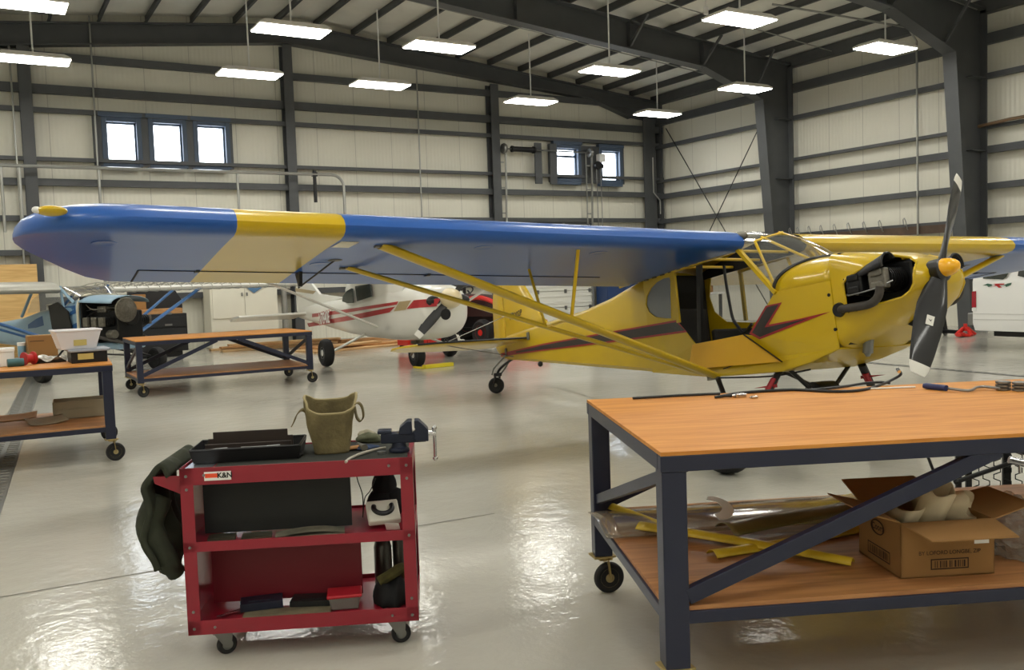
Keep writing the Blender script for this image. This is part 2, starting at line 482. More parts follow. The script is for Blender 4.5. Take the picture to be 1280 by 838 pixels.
frame(16.75, 17.35, 17.85, .66)
frame(11.55, 17.35, 17.85, .66)
for y in (5.6, -.4): frame(y, 17.35, 17.85, .66)
# end wall rafter
rb = MB(); y = YB+.02
def er(x, k): return roof(x)-.24-k
rb.prism([(18.4, er(18.4,0)), (RIDGE, er(RIDGE,0)), (X0, er(X0,0)), (X0, er(X0,.5)), (RIDGE-.4, er(RIDGE-.4,.42)), (15.9, er(15.9,.30)), (17.4, er(17.4,.62)), (18.4, er(18.4,.62))], lambda a, b, q: (a, y+q, b), -.012, .012)
for a, b in (((18.4, er(18.4,0)), (RIDGE, er(RIDGE,0))), ((RIDGE, er(RIDGE,0)), (X0, er(X0,0))), ((RIDGE-.4, er(RIDGE-.4,.42)), (15.9, er(15.9,.30))), ((15.9, er(15.9,.30)), (17.4, er(17.4,.62))), ((X0, er(X0,.5)), (RIDGE-.4, er(RIDGE-.4,.42)))):
    rb.bar((a[0], y, a[1]), (b[0], y, b[1]), .26, .03)
struct('roof_beam', rb, STEEL)
# purlins
x = 17.55
while x > X0:
    z = roof(x); mb = MB()
    mb.box2((x-.012, Y0, z-.17), (x+.012, Y1, z-.005)); mb.box2((x-.05, Y0, z-.178), (x+.012, Y1, z-.165)); mb.box2((x-.012, Y0, z-.018), (x+.05, Y1, z-.003))
    struct('roof_purlin', mb, STEEL); x -= .985
# flange braces between frame and purlins
for y in (16.75, 11.55):
    for x, dx in ((13.2, .55), (15.4, .55), (17.1, .6)):
        z = roof(x)-.24
        mb = MB(); mb.bar((x, y-.05, z-.62 if x < 16.5 else z-.95), (x+dx*.0, y-.75, z-.02), .05, .05); struct('flange_brace', mb, STEEL)
# rod bracing on the right wall
for a, b in (((18.34,21.5,5.75),(18.34,17.3,.15)), ((18.34,17.3,5.75),(18.34,21.5,.15))):
    mb = MB(); mb.tube(a, b, .014, n=6); struct('bracing_rod', mb, BLACK)

# ------------------------------------------------------------------ windows
WFR = mat('window_bluegrey_trim', (70,84,104), .5)
SKYGL = clear_mat('window_pane', (235,240,245), .04)
for i, (a, b, c, d) in enumerate(WIN):
    mb = MB(); t = .10
    for p, q in (((a-t, c-t), (a, d+t)), ((b, c-t), (b+t, d+t)), ((a, c-t), (b, c)), ((a, d), (b, d+t))):
        mb.box2((p[0], YB+.03, p[1]), (q[0], Y1+.03, q[1]))
    mb.box2((a-t-.06, YB-.03, d+t), (b+t+.02, YB+.12, d+t+.09)); mb.box2((a-t-.06, YB-.03, c-t-.08), (b+t-.06, YB+.12, c-t))
    w = struct('window_%d' % (i+1), mb, WFR, bevel=.008)
    mb = MB(); k = .035
    for p, q in (((a, c), (a+k, d)), ((b-k, c), (b, d)), ((a, c), (b, c+k)), ((a, d-k), (b, d))):
        mb.box2((p[0], Y1-.06, p[1]), (q[0], Y1+.01, q[1]))
    if i == 3: mb.box2((a, Y1-.06, d-.25), (b, Y1+.01, d-.19))
    build('window_frame', mb, WFR, w)
    mb = MB(); mb.box2((a+k, Y1-.02, c+k), (b-k, Y1-.012, d-k)); build('pane', mb, SKYGL, w)
# dark backing strips that the windows are set in
for l, r in ((0, 2), (3, 4)):
    a = WIN[l][0]-.28; b = WIN[r][1]+.16; c = WIN[r][2]-.1; d = WIN[l][3]+.1
    mb = MB()
    prev = a
    for k in range(l, r+1):
        mb.box2((prev, YB+.05, c), (WIN[k][0]-.1, YB+.1, d)); prev = WIN[k][1]+.1
    mb.box2((prev, YB+.05, c), (b, YB+.1, d))
    for k in range(10):
        mb.tube((a+.1+(b-a-.2)*k/9, YB+.052, c+.1), (a+.1+(b-a-.2)*k/9, YB+.035, c+.1), .014, n=6)
        mb.tube((a+.1+(b-a-.2)*k/9, YB+.052, d-.12), (a+.1+(b-a-.2)*k/9, YB+.035, d-.12), .014, n=6)
    struct('trim_%d' % (l+1), mb, STEEL)

# ------------------------------------------------------------------ lamps of the hall
LIGHT_E = 25.0
DIFF = mat('lamp_diffuser', (255,253,244), .5, emis=LIGHT_E)
HOUS = mat('lamp_housing', (232,228,222), .5)
def make_lamp():
    t = thing('hanging_light', 'white fluorescent hanging light', 'light', group='hanging fluorescent lights')
    mb = MB(); L, W = 1.2, .58
    mb.loft([[Vector((sx*L/2*k, sy*W/2*k, z)) for sx, sy in ((-1,-1),(1,-1),(1,1),(-1,1))] for k, z in ((1,0),(1,.03),(.82,.09))])
    build('housing', mb, HOUS, t)
    mb = MB(); mb.box((0,0,-.008), (L-.03, W-.03, .014)); build('diffuser', mb, DIFF, t)
    mb = MB(); mb.tube((0,0,.09), (0,0,1.6), .016, n=8); mb.box((0,0,.10), (.10,.06,.03)); build('stem', mb, WHITE, t)
    return t
LAMPS = []
for x, y in ((1.0,15.0),(4.8,14.96),(7.52,14.97),(11.63,15.36),(15.74,15.63), (4.99,18.32),(7.76,18.32),(11.8,18.72),(15.93,19.0), (11.38,11.39),(15.55,11.70), (1.3,11.2)):
    LAMPS.append((x, y))
for y in (7.2, 3.4, -.4, -4.2):
    for x in (-2.4, 2.0, 6.5, 11.0, 15.5): LAMPS.append((x, y))
for x, y in ((-2.6,18.4),(-2.6,15.0),(-2.6,11.2),(1.0,18.3),(7.2,10.6)): LAMPS.append((x, y))
lamp0 = make_lamp()
LAMP_LABELS = {
 (.87,15.1): 'hanging light cut off by the top left corner of the photo',
 (1.2,18.6): 'hanging light at the left edge, above the leftmost wall column',
 (4.8,14.96): 'hanging light near the top, left of centre, just above the tall wall column',
 (7.52,14.97): 'hanging light near the top centre, in front of the roof purlins',
 (11.63,15.36): 'hanging light below the big roof beam, right of centre, third of the middle row',
 (15.74,15.63): 'hanging light right beside the tapered column head with the rod bracing',
 (4.99,18.32): 'small hanging light up and right of the three windows',
 (7.76,18.32): 'small hanging light between the two middle wall columns',
 (11.8,18.72): 'small hanging light just right of the wall column by the two windows',
 (15.93,19.0): 'small hanging light in front of the corner column of the hall',
 (11.38,11.39): 'largest hanging light at the top right of centre, nearest the camera on the beam',
 (15.55,11.70): 'hanging light high in front of the right wall, nearest the big tapered column'}
LAMPS = list(LAMP_LABELS) + [p for p in LAMPS if p[1] < 8 or p in ((-2.6,18.4),(-2.6,15.0),(-2.6,11.2),(1.3,11.2))]
LAMPS = [p for p in LAMPS if p != (1.3,11.2)] + [(1.0,11.2)]
for i, p in enumerate(LAMPS):
    o = lamp0 if i == 0 else copy_tree(lamp0)
    place(o, (p[0], p[1], 5.6))
    o['label'] = LAMP_LABELS.get(p, 'white fluorescent hanging light outside the picture, seen only as a gleam on the floor')
# conduit runs under the roof, one per lamp row
PIPE = mat('galvanised_conduit', (165,165,160), .35, .6)
def pipe(name, pts, r, label, cat, group=None, m=None, n=8):
    mb = MB(); mb.path(pts, r, n)
    o = build(name, mb, m or PIPE, smooth=True); return tag(o, label, cat, group)
for y, lab in ((15.2, 'thin electrical conduit under the roof above the middle row of lights'), (18.6, 'thin electrical conduit under the roof above the far row of small lights'), (11.5, 'thin electrical conduit under the roof above the nearest row of lights')):
    pipe('roof_conduit', [(-3.5,y,roof(-3.5)-.27), (RIDGE,y,roof(RIDGE)-.27), (18.2,y,roof(18.2)-.27)], .013, lab, 'conduit')
YW = 21.93
def wpt(px, py, Y=YW): return at(px, py, Y=Y)
pipe('wall_conduit', [Vector((wpt(115,82).x, YW, 7.4)), Vector((wpt(119,170).x, YW, .1))], .02, 'thin vertical conduit on the back wall just left of the three windows', 'conduit')
pipe('wall_conduit', [Vector((wpt(521,100).x, YW, 6.9)), Vector((wpt(523,170).x, YW, .1))], .02, 'thin vertical conduit on the back wall between two wall columns, above the wing', 'conduit')
pipe('wall_conduit', [Vector((wpt(15,120).x, YW, 6.6)), Vector((wpt(22,200).x, YW, .1))], .02, 'thin vertical conduit on the back wall at the far left of the photo', 'conduit')
q = at(1146.5,150, X=18.3)
pipe('wall_conduit', [(14.8,q.y+.9,roof(14.8)-.27), (18.0,q.y,roof(18.1)-.30), (18.3,q.y,roof(18.3)-.55), (18.3,q.y,.2)], .024, 'vertical conduit on the right wall left of the big tapered column', 'conduit')
q = at(816,200, Y=21.75)
pipe('wall_conduit', [(q.x,21.75,4.9), (q.x,21.75,3.85), (q.x+.25,21.75,3.6), (q.x+.25,21.75,3.2)], .02, 'short bent conduit on the corner column', 'conduit')
# air pipe running along the back wall with drops
a0, a1 = at(-30,206.5,Y=21.6), at(414,218,Y=21.6)
zp = (a0.z+a1.z)/2
t = thing('air_pipe', 'pale horizontal pipe with drops along the back wall under the three windows', 'pipe', (a1.x, 21.6, 0))
mb = MB(); xs = at(430,240,Y=21.6).x
mb.path([(-3.6,21.6,zp)] + [(xs-.3+.3*math.sin(a), 21.6, zp-.3+.3*math.cos(a)) for a in [PI/2*k/8 for k in range(9)]] + [(xs,21.6,.9)], .038, 8); build('header_pipe', mb, PIPE, t, smooth=True, world=True)
for px, z0 in ((125,1.2), (298,1.9), (3,2.7), (26,2.7)):
    mb = MB(); xx = at(px,240,Y=21.6).x; mb.tube((xx,21.62,zp), (xx,21.62,z0), .03, n=8); build('drop_pipe', mb, PIPE, t, smooth=True, world=True)
mb = MB(); xx = at(394,230,Y=21.6).x; mb.tube((xx,21.62,zp+.1), (xx,21.62,at(394,253,Y=21.6).z), .045, n=8); mb.box((xx,21.62,zp), (.12,.1,.1)); build('hose_stub', mb, BLACK, t, world=True)

# overhead door in the back wall
xa, xb = at(633,378,Y=21.9).x, at(741,375,Y=21.9).x
DOORW = mat('white_door_panel', (222,221,212), .45)
mb = MB(); mb.box2((xa-.05,22.02,2.9), (xb+.05,22.19,3.05)); mb.box2((xa-.12,22.0,0), (xa,22.19,2.95)); mb.box2((xb,22.0,0), (xb+.12,22.19,2.95))
door = struct('door_1', mb, STEEL)
for k in range(6):
    z = .02+k*.48; mb = MB(); mb.box2((xa,21.94,z), (xb,22.0,z+.465)); mb.box2((xa,21.925,z+.10), (xb,21.945,z+.16)); mb.box2((xa,21.925,z+.30), (xb,21.945,z+.36))
    build('door_panel', mb, DOORW, door, bevel=.006)
    mb = MB()
    for u in (.03, .36, .68, .97): mb.box((xa+(xb-xa)*u, 21.92, z+.465), (.07,.03,.11))
    build('hinge', mb, GREYMET, door)
zs = at(655,187,Y=21.85).z
t = thing('door_lift_shaft', 'torsion shaft, springs and tall tracks of the white overhead door, high on the back wall', 'door opener', (xa, 21.85, 0))
mb = MB(); mb.tube((xa-.03,21.85,zs), (xb+.1,21.85,zs), .022, n=10); build('shaft', mb, GREYMET, t, smooth=True, world=True)
mb = MB(); mb.tube((xa+.35,21.85,zs), (xa+1.0,21.85,zs), .075, n=14); mb.tube((xa+.30,21.85,zs), (xa+.35,21.85,zs), .09, n=14); mb.tube((xa+1.0,21.85,zs), (xa+1.06,21.85,zs), .1, n=14); build('torsion_spring', mb, BLACK, t, smooth=True, world=True)
for xx in (xa+.06, xb+.02):
    mb = MB(); mb.lathe([(.05,-.05),(.13,-.05),(.15,0),(.13,.05),(.05,.05)], (xx,21.85,zs), 'X', 16); build('cable_drum', mb, GREYMET, t, smooth=True, world=True)
    mb = MB(); mb.bar((xx-.02,21.9,.1), (xx+.06,21.85,zs+.1), .05, .03, up=(0,1,0)); mb.bar((xx-.08,21.96,.1), (xx-.08,21.96,zs), .03, .03, up=(0,1,0))
    for zz in (3.2, 3.9, 4.6): mb.box((xx-.03,21.93,zz), (.12,.03,.04))
    build('track', mb, PIPE, t, world=True)
for xx in (xa+1.25, xa+1.75):
    mb = MB(); mb.box((xx,21.98,zs-.35), (.22,.05,1.15)); build('bearing_plate', mb, STEEL, t, world=True)
t = thing('chain_hoist', 'pale chain hoist box with hanging chains between the two right windows', 'door opener', at(751,198,Y=21.75))
c = at(751,198,Y=21.75); mb = MB(); mb.box(c, (.2,.2,.24)); build('gearbox', mb, WHITE, t, bevel=.02, world=True)
c2 = at(747,207,Y=21.75); mb = MB(); mb.lathe([(.02,-.07),(.11,-.07),(.13,0),(.11,.07),(.02,.07)], c2, 'Y', 16); mb.box(c2+Vector((.12,0,-.02)), (.1,.14,.12)); build('chain_wheel', mb, BLACK, t, smooth=True, world=True)
for dx in (-.06, .09):
    mb = MB(); mb.tube(c2+Vector((dx,-.02,0)), Vector((c2.x+dx+.03, c2.y-.02, 1.75)), .012, n=6); build('chain', mb, GREYMET, t, world=True)
# hook board on the right wall
HOOKM = mat('hook_wire', (168,168,165), .3, .8)
bz = at(1090,292,X=18.35).z
mb = MB(); mb.box2((18.34, at(1188,290,X=18.35).y, bz-.09), (18.40, at(985,290,X=18.35).y, bz+.09))
tag(build('hook_board', mb, mat('dark_brown_board', (84,66,52), .6, noise=.2), bevel=.004), 'long dark board carrying wire hooks on the right wall above the yellow wing', 'board')
for i, px in enumerate((991,1001,1015,1030,1047,1064.5,1084,1104,1135)):
    y = at(px,288,X=18.33).y
    mb = MB(); mb.path([(18.335,y,bz+.02),(18.30,y,bz+.05),(18.26,y,bz+.2),(18.27,y+.05,bz+.29),(18.29,y+.10,bz+.26),(18.28,y+.08,bz+.16),(18.27,y+.01,bz+.12)], .010, 6)
    pos = ['nearest the tapered column with the bracing','second from the left','third from the left','fourth from the left','in the middle of the row','fourth from the right','third from the right','second from the right','rightmost, by the thin conduit'][i]
    tag(build('wall_hook', mb, HOOKM, smooth=True), 'bent wire hook on the long board, ' + pos, 'hook', 'wire hooks along the board')
q0, q1 = at(1219,159,X=18.3), at(1262,149,X=18.3)
pipe('wall_rod', [q0, q1, q1+Vector((0,-3,0))], .035, 'brown rod lying along the right wall beyond the big tapered column', 'rod', m=mat('brown_rod', (110,88,66), .5))

# ------------------------------------------------------------------ things standing along the back wall
WOODS = [wood_mat('pale_lumber', (214,178,128), (180,142,96), .65, 0), wood_mat('warm_lumber', (198,150,98), (164,116,70), .65, 0)]
p0, p1 = at(-60,330,Y=21.7), at(46,330,Y=21.7)
mb = MB(); mb.prism([(0,0),(p1.x-p0.x,0),(p1.x-p0.x,p1.z),(0,p1.z)], lambda a, b, q: (a, q+.18*b/p1.z, b), 0, .018)
tag(solo('plywood_sheet', mb, wood_mat('yellow_plywood', (222,184,120), (200,158,96), .6, 0, .6), None, None, (p0.x,21.6,0)), 'big yellow plywood sheet leaning on the back wall at the far left', 'plywood')
# white cabinet
CAB = mat('cream_cabinet', (226,222,206), .45, noise=.03, nscale=2)
xa, xb = at(264,400,Y=21.2).x, at(348.5,400,Y=21.2).x; zt = at(300,360,Y=21.2).z+.05; zm = at(300,397.5,Y=21.2).z
t = thing('storage_cabinet', 'tall cream two door cabinet against the back wall behind the long bench', 'cabinet', ((xa+xb)/2, 21.55, 0))
mb = MB(); mb.box2((xa,21.22,0.02), (xb,21.9,zt)); build('body', mb, CAB, t, bevel=.01, world=True)
for a, b in ((xa+.05,(xa+xb)/2-.006), ((xa+xb)/2+.006, xb-.02)):
    mb = MB(); mb.box2((a,21.195,zm), (b,21.22,zt-.03)); d = build('door', mb, CAB, t, bevel=.005, world=True)
    hx = b-.05 if a < (xa+xb)/2-.1 else a+.05
    mb = MB(); mb.box((hx,21.185,zt-.2), (.03,.03,.08)); h = build('handle', mb, GREYMET, world=False); h.parent = d; h.matrix_parent_inverse = d.matrix_world.inverted(); h.matrix_parent_inverse = t.matrix_world.inverted()
mb = MB(); a, b, c = at(308,359,Y=21.1), at(331,359,Y=21.1), at(318.5,366.5,Y=21.1)
zz = max(a.z, b.z); mb.prism([(a.x,zz),(b.x,zz),(c.x,c.z)], lambda u, v, q: (u, 21.17+q, v), 0, .012)
tag(build('pennant', mb, mat('slate_blue_cloth', (84,118,152), .7)), 'small blue triangular pennant on the front of the cream cabinet', 'pennant')
xx = at(355,370,Y=21.7).x
pipe('floor_pipe', [(xx,21.7,0),(xx,21.7,.9),(xx,21.7,2.1)], .07, 'thick grey pipe standing right of the cream cabinet', 'pipe', n=14)
# black cabinet with hutch and box
xa, xb = at(168,420,Y=19.8).x, at(235.5,420,Y=19.8).x; zt = at(200,393,Y=19.8).z; zh = at(215,362,Y=19.8).z
BLKC = mat('black_cabinet_paint', (34,34,36), .5)
t = thing('tool_cabinet', 'black tool cabinet with tall back, half hidden behind the blue aeroplane struts', 'cabinet', ((xa+xb)/2, 20.1, 0))
mb = MB(); mb.box2((xa,19.85,.12), (xb,20.5,zt)); mb.box2((xa+.1,19.95,0), (xb-.1,20.4,.12)); build('body', mb, BLKC, t, bevel=.01, world=True)
mb = MB(); mb.prism([(xa,zt+.0),(xb,zt+.0),(xb,zt+(zh-zt)*.55),(xb-.14,zh),(xa,zh)], lambda u, v, q: (u, 20.25+q, v), 0, .25); build('back_panel', mb, BLKC, t, bevel=.01, world=True)
for k in range(3):
    mb = MB(); z0 = .16+k*(zt-.2)/3; mb.box2((xa+.04,19.825,z0), (xb-.04,19.85,z0+(zt-.2)/3-.03)); d = build('drawer', mb, BLKC, t, bevel=.004, world=True)
    mb = MB(); mb.box(((xa+xb)/2+.15,19.815,z0+.28), (.14,.02,.04)); h = build('handle', mb, GREYMET); h.parent = d; h.matrix_parent_inverse = t.matrix_world.inverted()
w0, w1 = at(174,389,Y=19.9), at(228,389,Y=19.9)
mb = MB(); mb.box2((w0.x+.02,19.88,zt+.001), (w1.x,20.2,zt+.11)); tag(build('wooden_plank', mb, WOODS[1], bevel=.004), 'short thick wooden plank lying on top of the black cabinet', 'plank')
w0, w1 = at(158,380,Y=20.1), at(176,380,Y=20.1)
mb = MB(); mb.box2((w0.x+.12,19.95,zt+.112), (w1.x+.08,20.2,zt+.42)); tag(build('brown_carton', mb, CARD, bevel=.006), 'small brown carton standing on the black cabinet beside the bare engine', 'box')
# blue locker right of the overhead door
xa, xb = at(761,380,Y=21.3).x, at(800,380,Y=21.3).x; zt = at(770,352,Y=21.3).z
t = thing('blue_locker', 'dark blue locker right of the white overhead door, above the yellow spine', 'locker', ((xa+xb)/2,21.6,0))
mb = MB(); mb.box2((xa,21.35,.03), (xb,21.9,zt)); build('body', mb, mat('locker_blue', (44,66,110), .4), t, bevel=.01, world=True)
for k in range(2):
    mb = MB(); w = (xb-xa)/2; mb.box2((xa+k*w+.02,21.33,.1), (xa+(k+1)*w-.02,21.35,zt-.05)); build('door', mb, MATS['locker_blue'], t, world=True)
# lumber on the floor
lum = [(6.0,20.9,0,3.0,.24,-.01,0),(6.1,20.85,.041,2.8,.20,.03,1),(8.6,20.6,.0,2.4,.22,.01,1),(5.8,20.32,.0,2.4,.2,.04,0),(6.35,20.3,.041,1.6,.18,.02,0),(6.2,20.88,.082,2.6,.22,-.03,0),(8.5,20.62,.041,2.2,.2,.06,1),
       (7.0,18.6,0,2.4,.9,.22,0),(7.2,18.75,.041,2.2,.5,.1,1),(6.9,18.5,.082,1.6,.3,.4,0),(7.2,19.6,.0,2.2,.5,-.05,1)]
wl = ['flat along the wall, bottom left','on the left of the wall pile, tilted a little','under the right half of the wall pile','poking out at the left front of the pile','across the right half of the pile','on top of the wall pile','at the right end of the wall pile',
      'widest board of the stack behind the red and white aeroplane','second board of the stack behind the red and white aeroplane','short skewed offcut on the stack behind the red and white aeroplane','board at the right of the stack behind the red and white aeroplane']
for i, (x, y, z, L, W, rz, k) in enumerate(lum):
    mb = MB(); mb.box((0,0,.02), (L,W,.04)); solo('lumber_board', mb, WOODS[k], 'pale lumber ' + wl[i], 'board', (x,y,z), rz, 'lumber lying on the floor', bevel=.004)

# ------------------------------------------------------------------ tractor
TRED = mat('tractor_red', (206,40,30), .4, coat=.3)
def wheel(name, parent, c, r, w, hubm, axis=(0,1,0), hub=.55, tread=False, rim=None):
    """tyre with a disc hub as its sub-part"""
    M = frame3((0,0,0), (axis[1], -axis[0], 0) if abs(axis[2]) < .9 else (1,0,0), (0,0,1)).to_3x3()
    M = Matrix((M.col[0], M.col[1], Vector(axis))).transposed()
    mb = MB(); h = w/2
    mb.lathe([(r*hub,-h*.8),(r*.8,-h),(r*.93,-h*.8),(r,-h*.35),(r,h*.35),(r*.93,h*.8),(r*.8,h),(r*hub,h*.8)], c, n=32, M=M)
    if tread:
        for k in range(18):
            a = 2*PI*k/18; d = M @ Vector((math.cos(a), math.sin(a), 0)); e = Vector(axis)
            mb.bar(Vector(c)+d*r*.97-e*h*.7, Vector(c)+d*r*.97+e*h*.7, r*.1, r*.12, up=d)
    o = build(name, mb, RUBBER, parent, smooth=True)
    mb = MB(); k = hub
    mb.lathe([(.02,-h*.9),(r*.22,-h*.9),(r*.25,-h*.6),(r*k*.9,-h*.55),(r*k,-h*.82),(r*k,h*.82),(r*k*.9,h*.55),(r*.25,h*.6),(r*.22,h*.9),(.02,h*.9)], c, n=24, M=M)
    build('hub', mb, hubm, o, smooth=True)
    return o
t = thing('tractor', 'small red tractor with black roll bar between the white aeroplane nose and the yellow rudder', 'tractor', (9.35,17.6,0), R_(-75))
wheel('rear_wheel', t, (-.55,.5,.48), .48, .28, TRED, tread=True); wheel('rear_wheel', t, (-.55,-.5,.48), .48, .28, TRED, tread=True)
wheel('front_wheel', t, (.85,.45,.28), .28, .2, TRED); wheel('front_wheel', t, (.85,-.45,.28), .28, .2, TRED)
mb = MB(); mb.box((.15,0,.5), (1.9,.34,.3)); mb.box((.85,0,.36), (.16,.8,.14)); build('chassis', mb, BLACK, t, bevel=.02)
mb = MB(); mb.loft([[Vector((x,y*w,z)) for y, z in ((-1,.6),(-1,h-.1),(-.7,h),(.7,h),(1,h-.1),(1,.6))] for x, w, h in ((.1,.27,1.08),(.7,.26,1.04),(1.15,.24,.98),(1.2,.22,.94))]); build('hood', mb, mat('tractor_hood_dark', (52,26,24), .5), t, smooth=True, bevel=.01)
mb = MB(); mb.box((1.205,0,.8), (.02,.36,.28)); build('grille', mb, BLACK, t)
for s in (-1, 1):
    mb = MB(); pts = arc((-.55,.48), .56, R_(10), R_(150), 10, lambda a, b: Vector((a, 0, b)))
    mb.loft([[p+Vector((0,s*.36,0)), p+Vector((0,s*.66,0)), p*1.0+Vector((0,s*.66,.03)), p+Vector((0,s*.36,.03))] for p in pts]); build('fender', mb, TRED, t, smooth=True)
    mb = MB(); mb.path(spline([(-.1,s*.42,.55),(.5,s*.42,1.0),(1.3,s*.42,.85),(1.75,s*.42,.32)], 5), .05, 8); build('loader_arm', mb, TRED, t, smooth=True)
mb = MB(); mb.prism([(1.7,.12),(2.25,.12),(2.3,.16),(1.78,.2),(1.72,.5),(1.66,.5)], lambda a, b, q: (a, q, b), -.6, .6); build('bucket', mb, TRED, t)
mb = MB(); mb.path([(-.62,-.42,.7),(-.62,-.42,1.75),(-.62,.42,1.75),(-.62,.42,.7)], .04, 8); build('roll_bar', mb, BLACK, t)
mb = MB(); mb.box((-.5,0,.86), (.42,.42,.1)); mb.box((-.7,0,1.06), (.08,.42,.34)); build('seat', mb, BLACK, t, bevel=.03)
mb = MB(); mb.path(arc((0,0), .17, 0, 2*PI, 20, lambda a, b: Vector((-.08+.5*b*.6, a, 1.16+.5*b))), .015, 6); mb.tube((-.06,0,1.16), (.15,0,.95), .02); build('steering_wheel', mb, BLACK, t)
# red tool chest behind the white aeroplane
t = thing('tool_chest', 'low red tool chest standing behind the nose wheel of the red and white aeroplane', 'tool chest', (7.95,17.2,0), R_(5))
mb = MB(); mb.box((0,0,.36), (.86,.45,.54)); build('body', mb, TRED, t, bevel=.01)
for k in range(3):
    for s in (-1, 1):
        mb = MB(); mb.box((s*.21,-.235,.2+k*.17), (.37,.02,.14)); d = build('drawer', mb, TRED, t)
        mb = MB(); mb.box((s*.21,-.252,.23+k*.17), (.28,.015,.025)); build('handle', mb, CHROME, d)
for sx in (-1,1):
    for sy in (-1,1):
        mb = MB(); mb.lathe([(.01,-.02),(.045,-.02),(.05,0),(.045,.02),(.01,.02)], (sx*.36,sy*.17,.05), 'Y', 14); mb.box((sx*.36,sy*.17,.08),(.03,.06,.03)); build('caster', mb, BLACK, t)
# bits by the right hand column
t = thing('floor_jack', 'red jack on the floor at the foot of the big column, left of the van', 'jack', (16.15,10.45,0), R_(20))
mb = MB()
for k in range(4):
    a = PI/4+k*PI/2; mb.bar((.04*math.cos(a),.04*math.sin(a),.17), (.2*math.cos(a),.2*math.sin(a),.03), .06, .04)
mb.box((0,0,.03), (.36,.26,.05)); mb.box((-.25,.02,.05),(.3,.08,.06)); build('base', mb, TRED, t, bevel=.01)
mb = MB(); mb.tube((0,0,.1), (0,0,.24), .035); build('post', mb, TRED, t)
t = thing('engine_stand', 'black two legged metal stand on a low base behind the propeller', 'stand', (15.9,11.0,0), R_(-10))
for x0, x1 in ((-.28,-.12), (.12,.28)):
    mb = MB(); mb.bar((x0+.0,0,1.25), (x1+.06,0,.1), .09, .09); build('leg', mb, BLACK, t, bevel=.01)
mb = MB(); mb.bar((-.75,0,.08), (.4,0,.08), .08, .07); mb.bar((.3,-.35,.08),(.3,.35,.08),.08,.07); build('base', mb, BLACK, t, bevel=.008)
mb = MB(); mb.box((0,0,1.3), (.5,.14,.14)); mb.tube((0,0,1.3), (0,-.3,1.3), .09, n=14); build('head', mb, BLACK, t, bevel=.01)
for x in (-.7,.36):
    mb = MB(); mb.lathe([(.01,-.02),(.05,-.02),(.05,.02),(.01,.02)], (x,0,.05), 'Y', 14); build('caster', mb, GREYMET, t)
# table with boxes beyond the cabin
t = thing('work_table', 'white topped work table by the right wall, seen through the yellow cabin', 'table', (14.6,16.9,0), R_(-70))
mb = MB(); mb.box((0,0,.88), (2.2,.75,.05)); build('table_top', mb, WHITE, t, bevel=.006)
for sx in (-1,1):
    for sy in (-1,1):
        mb = MB(); mb.box((sx*1.02,sy*.31,.43), (.06,.06,.86)); build('leg', mb, STEEL, t)
mb = MB(); mb.box((0,0,.20), (.5,.4,.4)); mb.box((0,-.21,.2), (.4,.02,.3)); solo('beige_machine', mb, mat('beige_plastic', (206,196,160), .5), 'beige box shaped machine on the white work table, seen through the yellow cabin', 'machine', (14.5,17.1,.905), R_(-60), bevel=.02)
mb = MB(); mb.box((0,0,.17), (.55,.35,.34)); solo('carton_on_table', mb, CARD, 'brown carton on the white work table, seen through the yellow cabin', 'box', (14.85,16.3,.905), R_(-50), bevel=.006)

c = at(882.5,13,Y=11.9); mb = MB(); mb.box((0,0,0), (.07,.05,.14)); mb.tube((0,0,.07), (0,0,roof(c.x)-c.z-.002), .006, n=6)
solo('sensor_box', mb, WHITE, 'small white box hanging on a wire beside the largest hanging light', 'box', c, 0, bevel=.004)
# ------------------------------------------------------------------ the yellow aeroplane (body axes: x forward, y port, z up)
from mathutils.geometry import tessellate_polygon
def attitude(px, py, head, th, rl):
    c, s = math.cos(th), math.sin(th); ch, sh = math.cos(head), math.sin(head)
    ex = Vector((ch*c, sh*c, s)); ey = Vector((-sh, ch, 0)); ez = Vector((-ch*s, -sh*s, c))
    c, s = math.cos(rl), math.sin(rl)
    ey, ez = c*ey - s*ez, c*ez + s*ey
    M = Matrix.Identity(4)
    for i in range(3): M[i][0], M[i][1], M[i][2] = ex[i], ey[i], ez[i]
    M.translation = Vector((px, py, 0)); return M
MC = attitude(5.3065, 4.6079, -1.5914, .1659, .029)
OFF = MC.to_3x3().transposed() @ Vector((0, 0, .22))
CUB = thing('light_aeroplane', 'yellow high wing aeroplane with blue wings and a black lightning bolt stripe, nearest the camera', 'aeroplane', M=MC)
def cp(name, mb, m, parent=None, **k):
    return build(name, mb.xf(Matrix.Translation(OFF)), m, parent or CUB, **k)
def on_body(px, py, ax, val):
    """pixel to body axes on a body plane (used to read shapes off the side planes)"""
    R = MC.to_3x3().transposed(); o = R @ (EYE - MC.translation) - OFF; d = R @ ray(px, py)
    return o + d*((val-o[ax])/d[ax])
def lerpt(tab, x):
    if x <= tab[0][0]: return tab[0][1]
    for (a, va), (b, vb) in zip(tab, tab[1:]):
        if x <= b: return va+(vb-va)*(x-a)/(b-a)
    return tab[-1][1]
TW = [(-4.57,.025),(-1.0,.37),(.62,.37),(.90,.37),(1.02,.355),(1.10,.32),(1.155,.26),(1.19,.18)]
TB = [(-4.57,.985),(-.65,.455),(.1,.43),(.35,.465),(.62,.53),(.92,.635),(1.04,.70),(1.11,.76),(1.155,.81),(1.19,.87)]
TT = [(-4.57,1.265),(-4.0,1.285),(-3.4,1.295),(-2.7,1.305),(-2.1,1.35),(-1.75,1.40),(-1.4,1.44),(.2,1.225),(.62,1.185),(.92,1.125),(1.04,1.085),(1.11,1.05),(1.155,1.015),(1.19,.97)]
def wdt(x): return lerpt(TW, x)
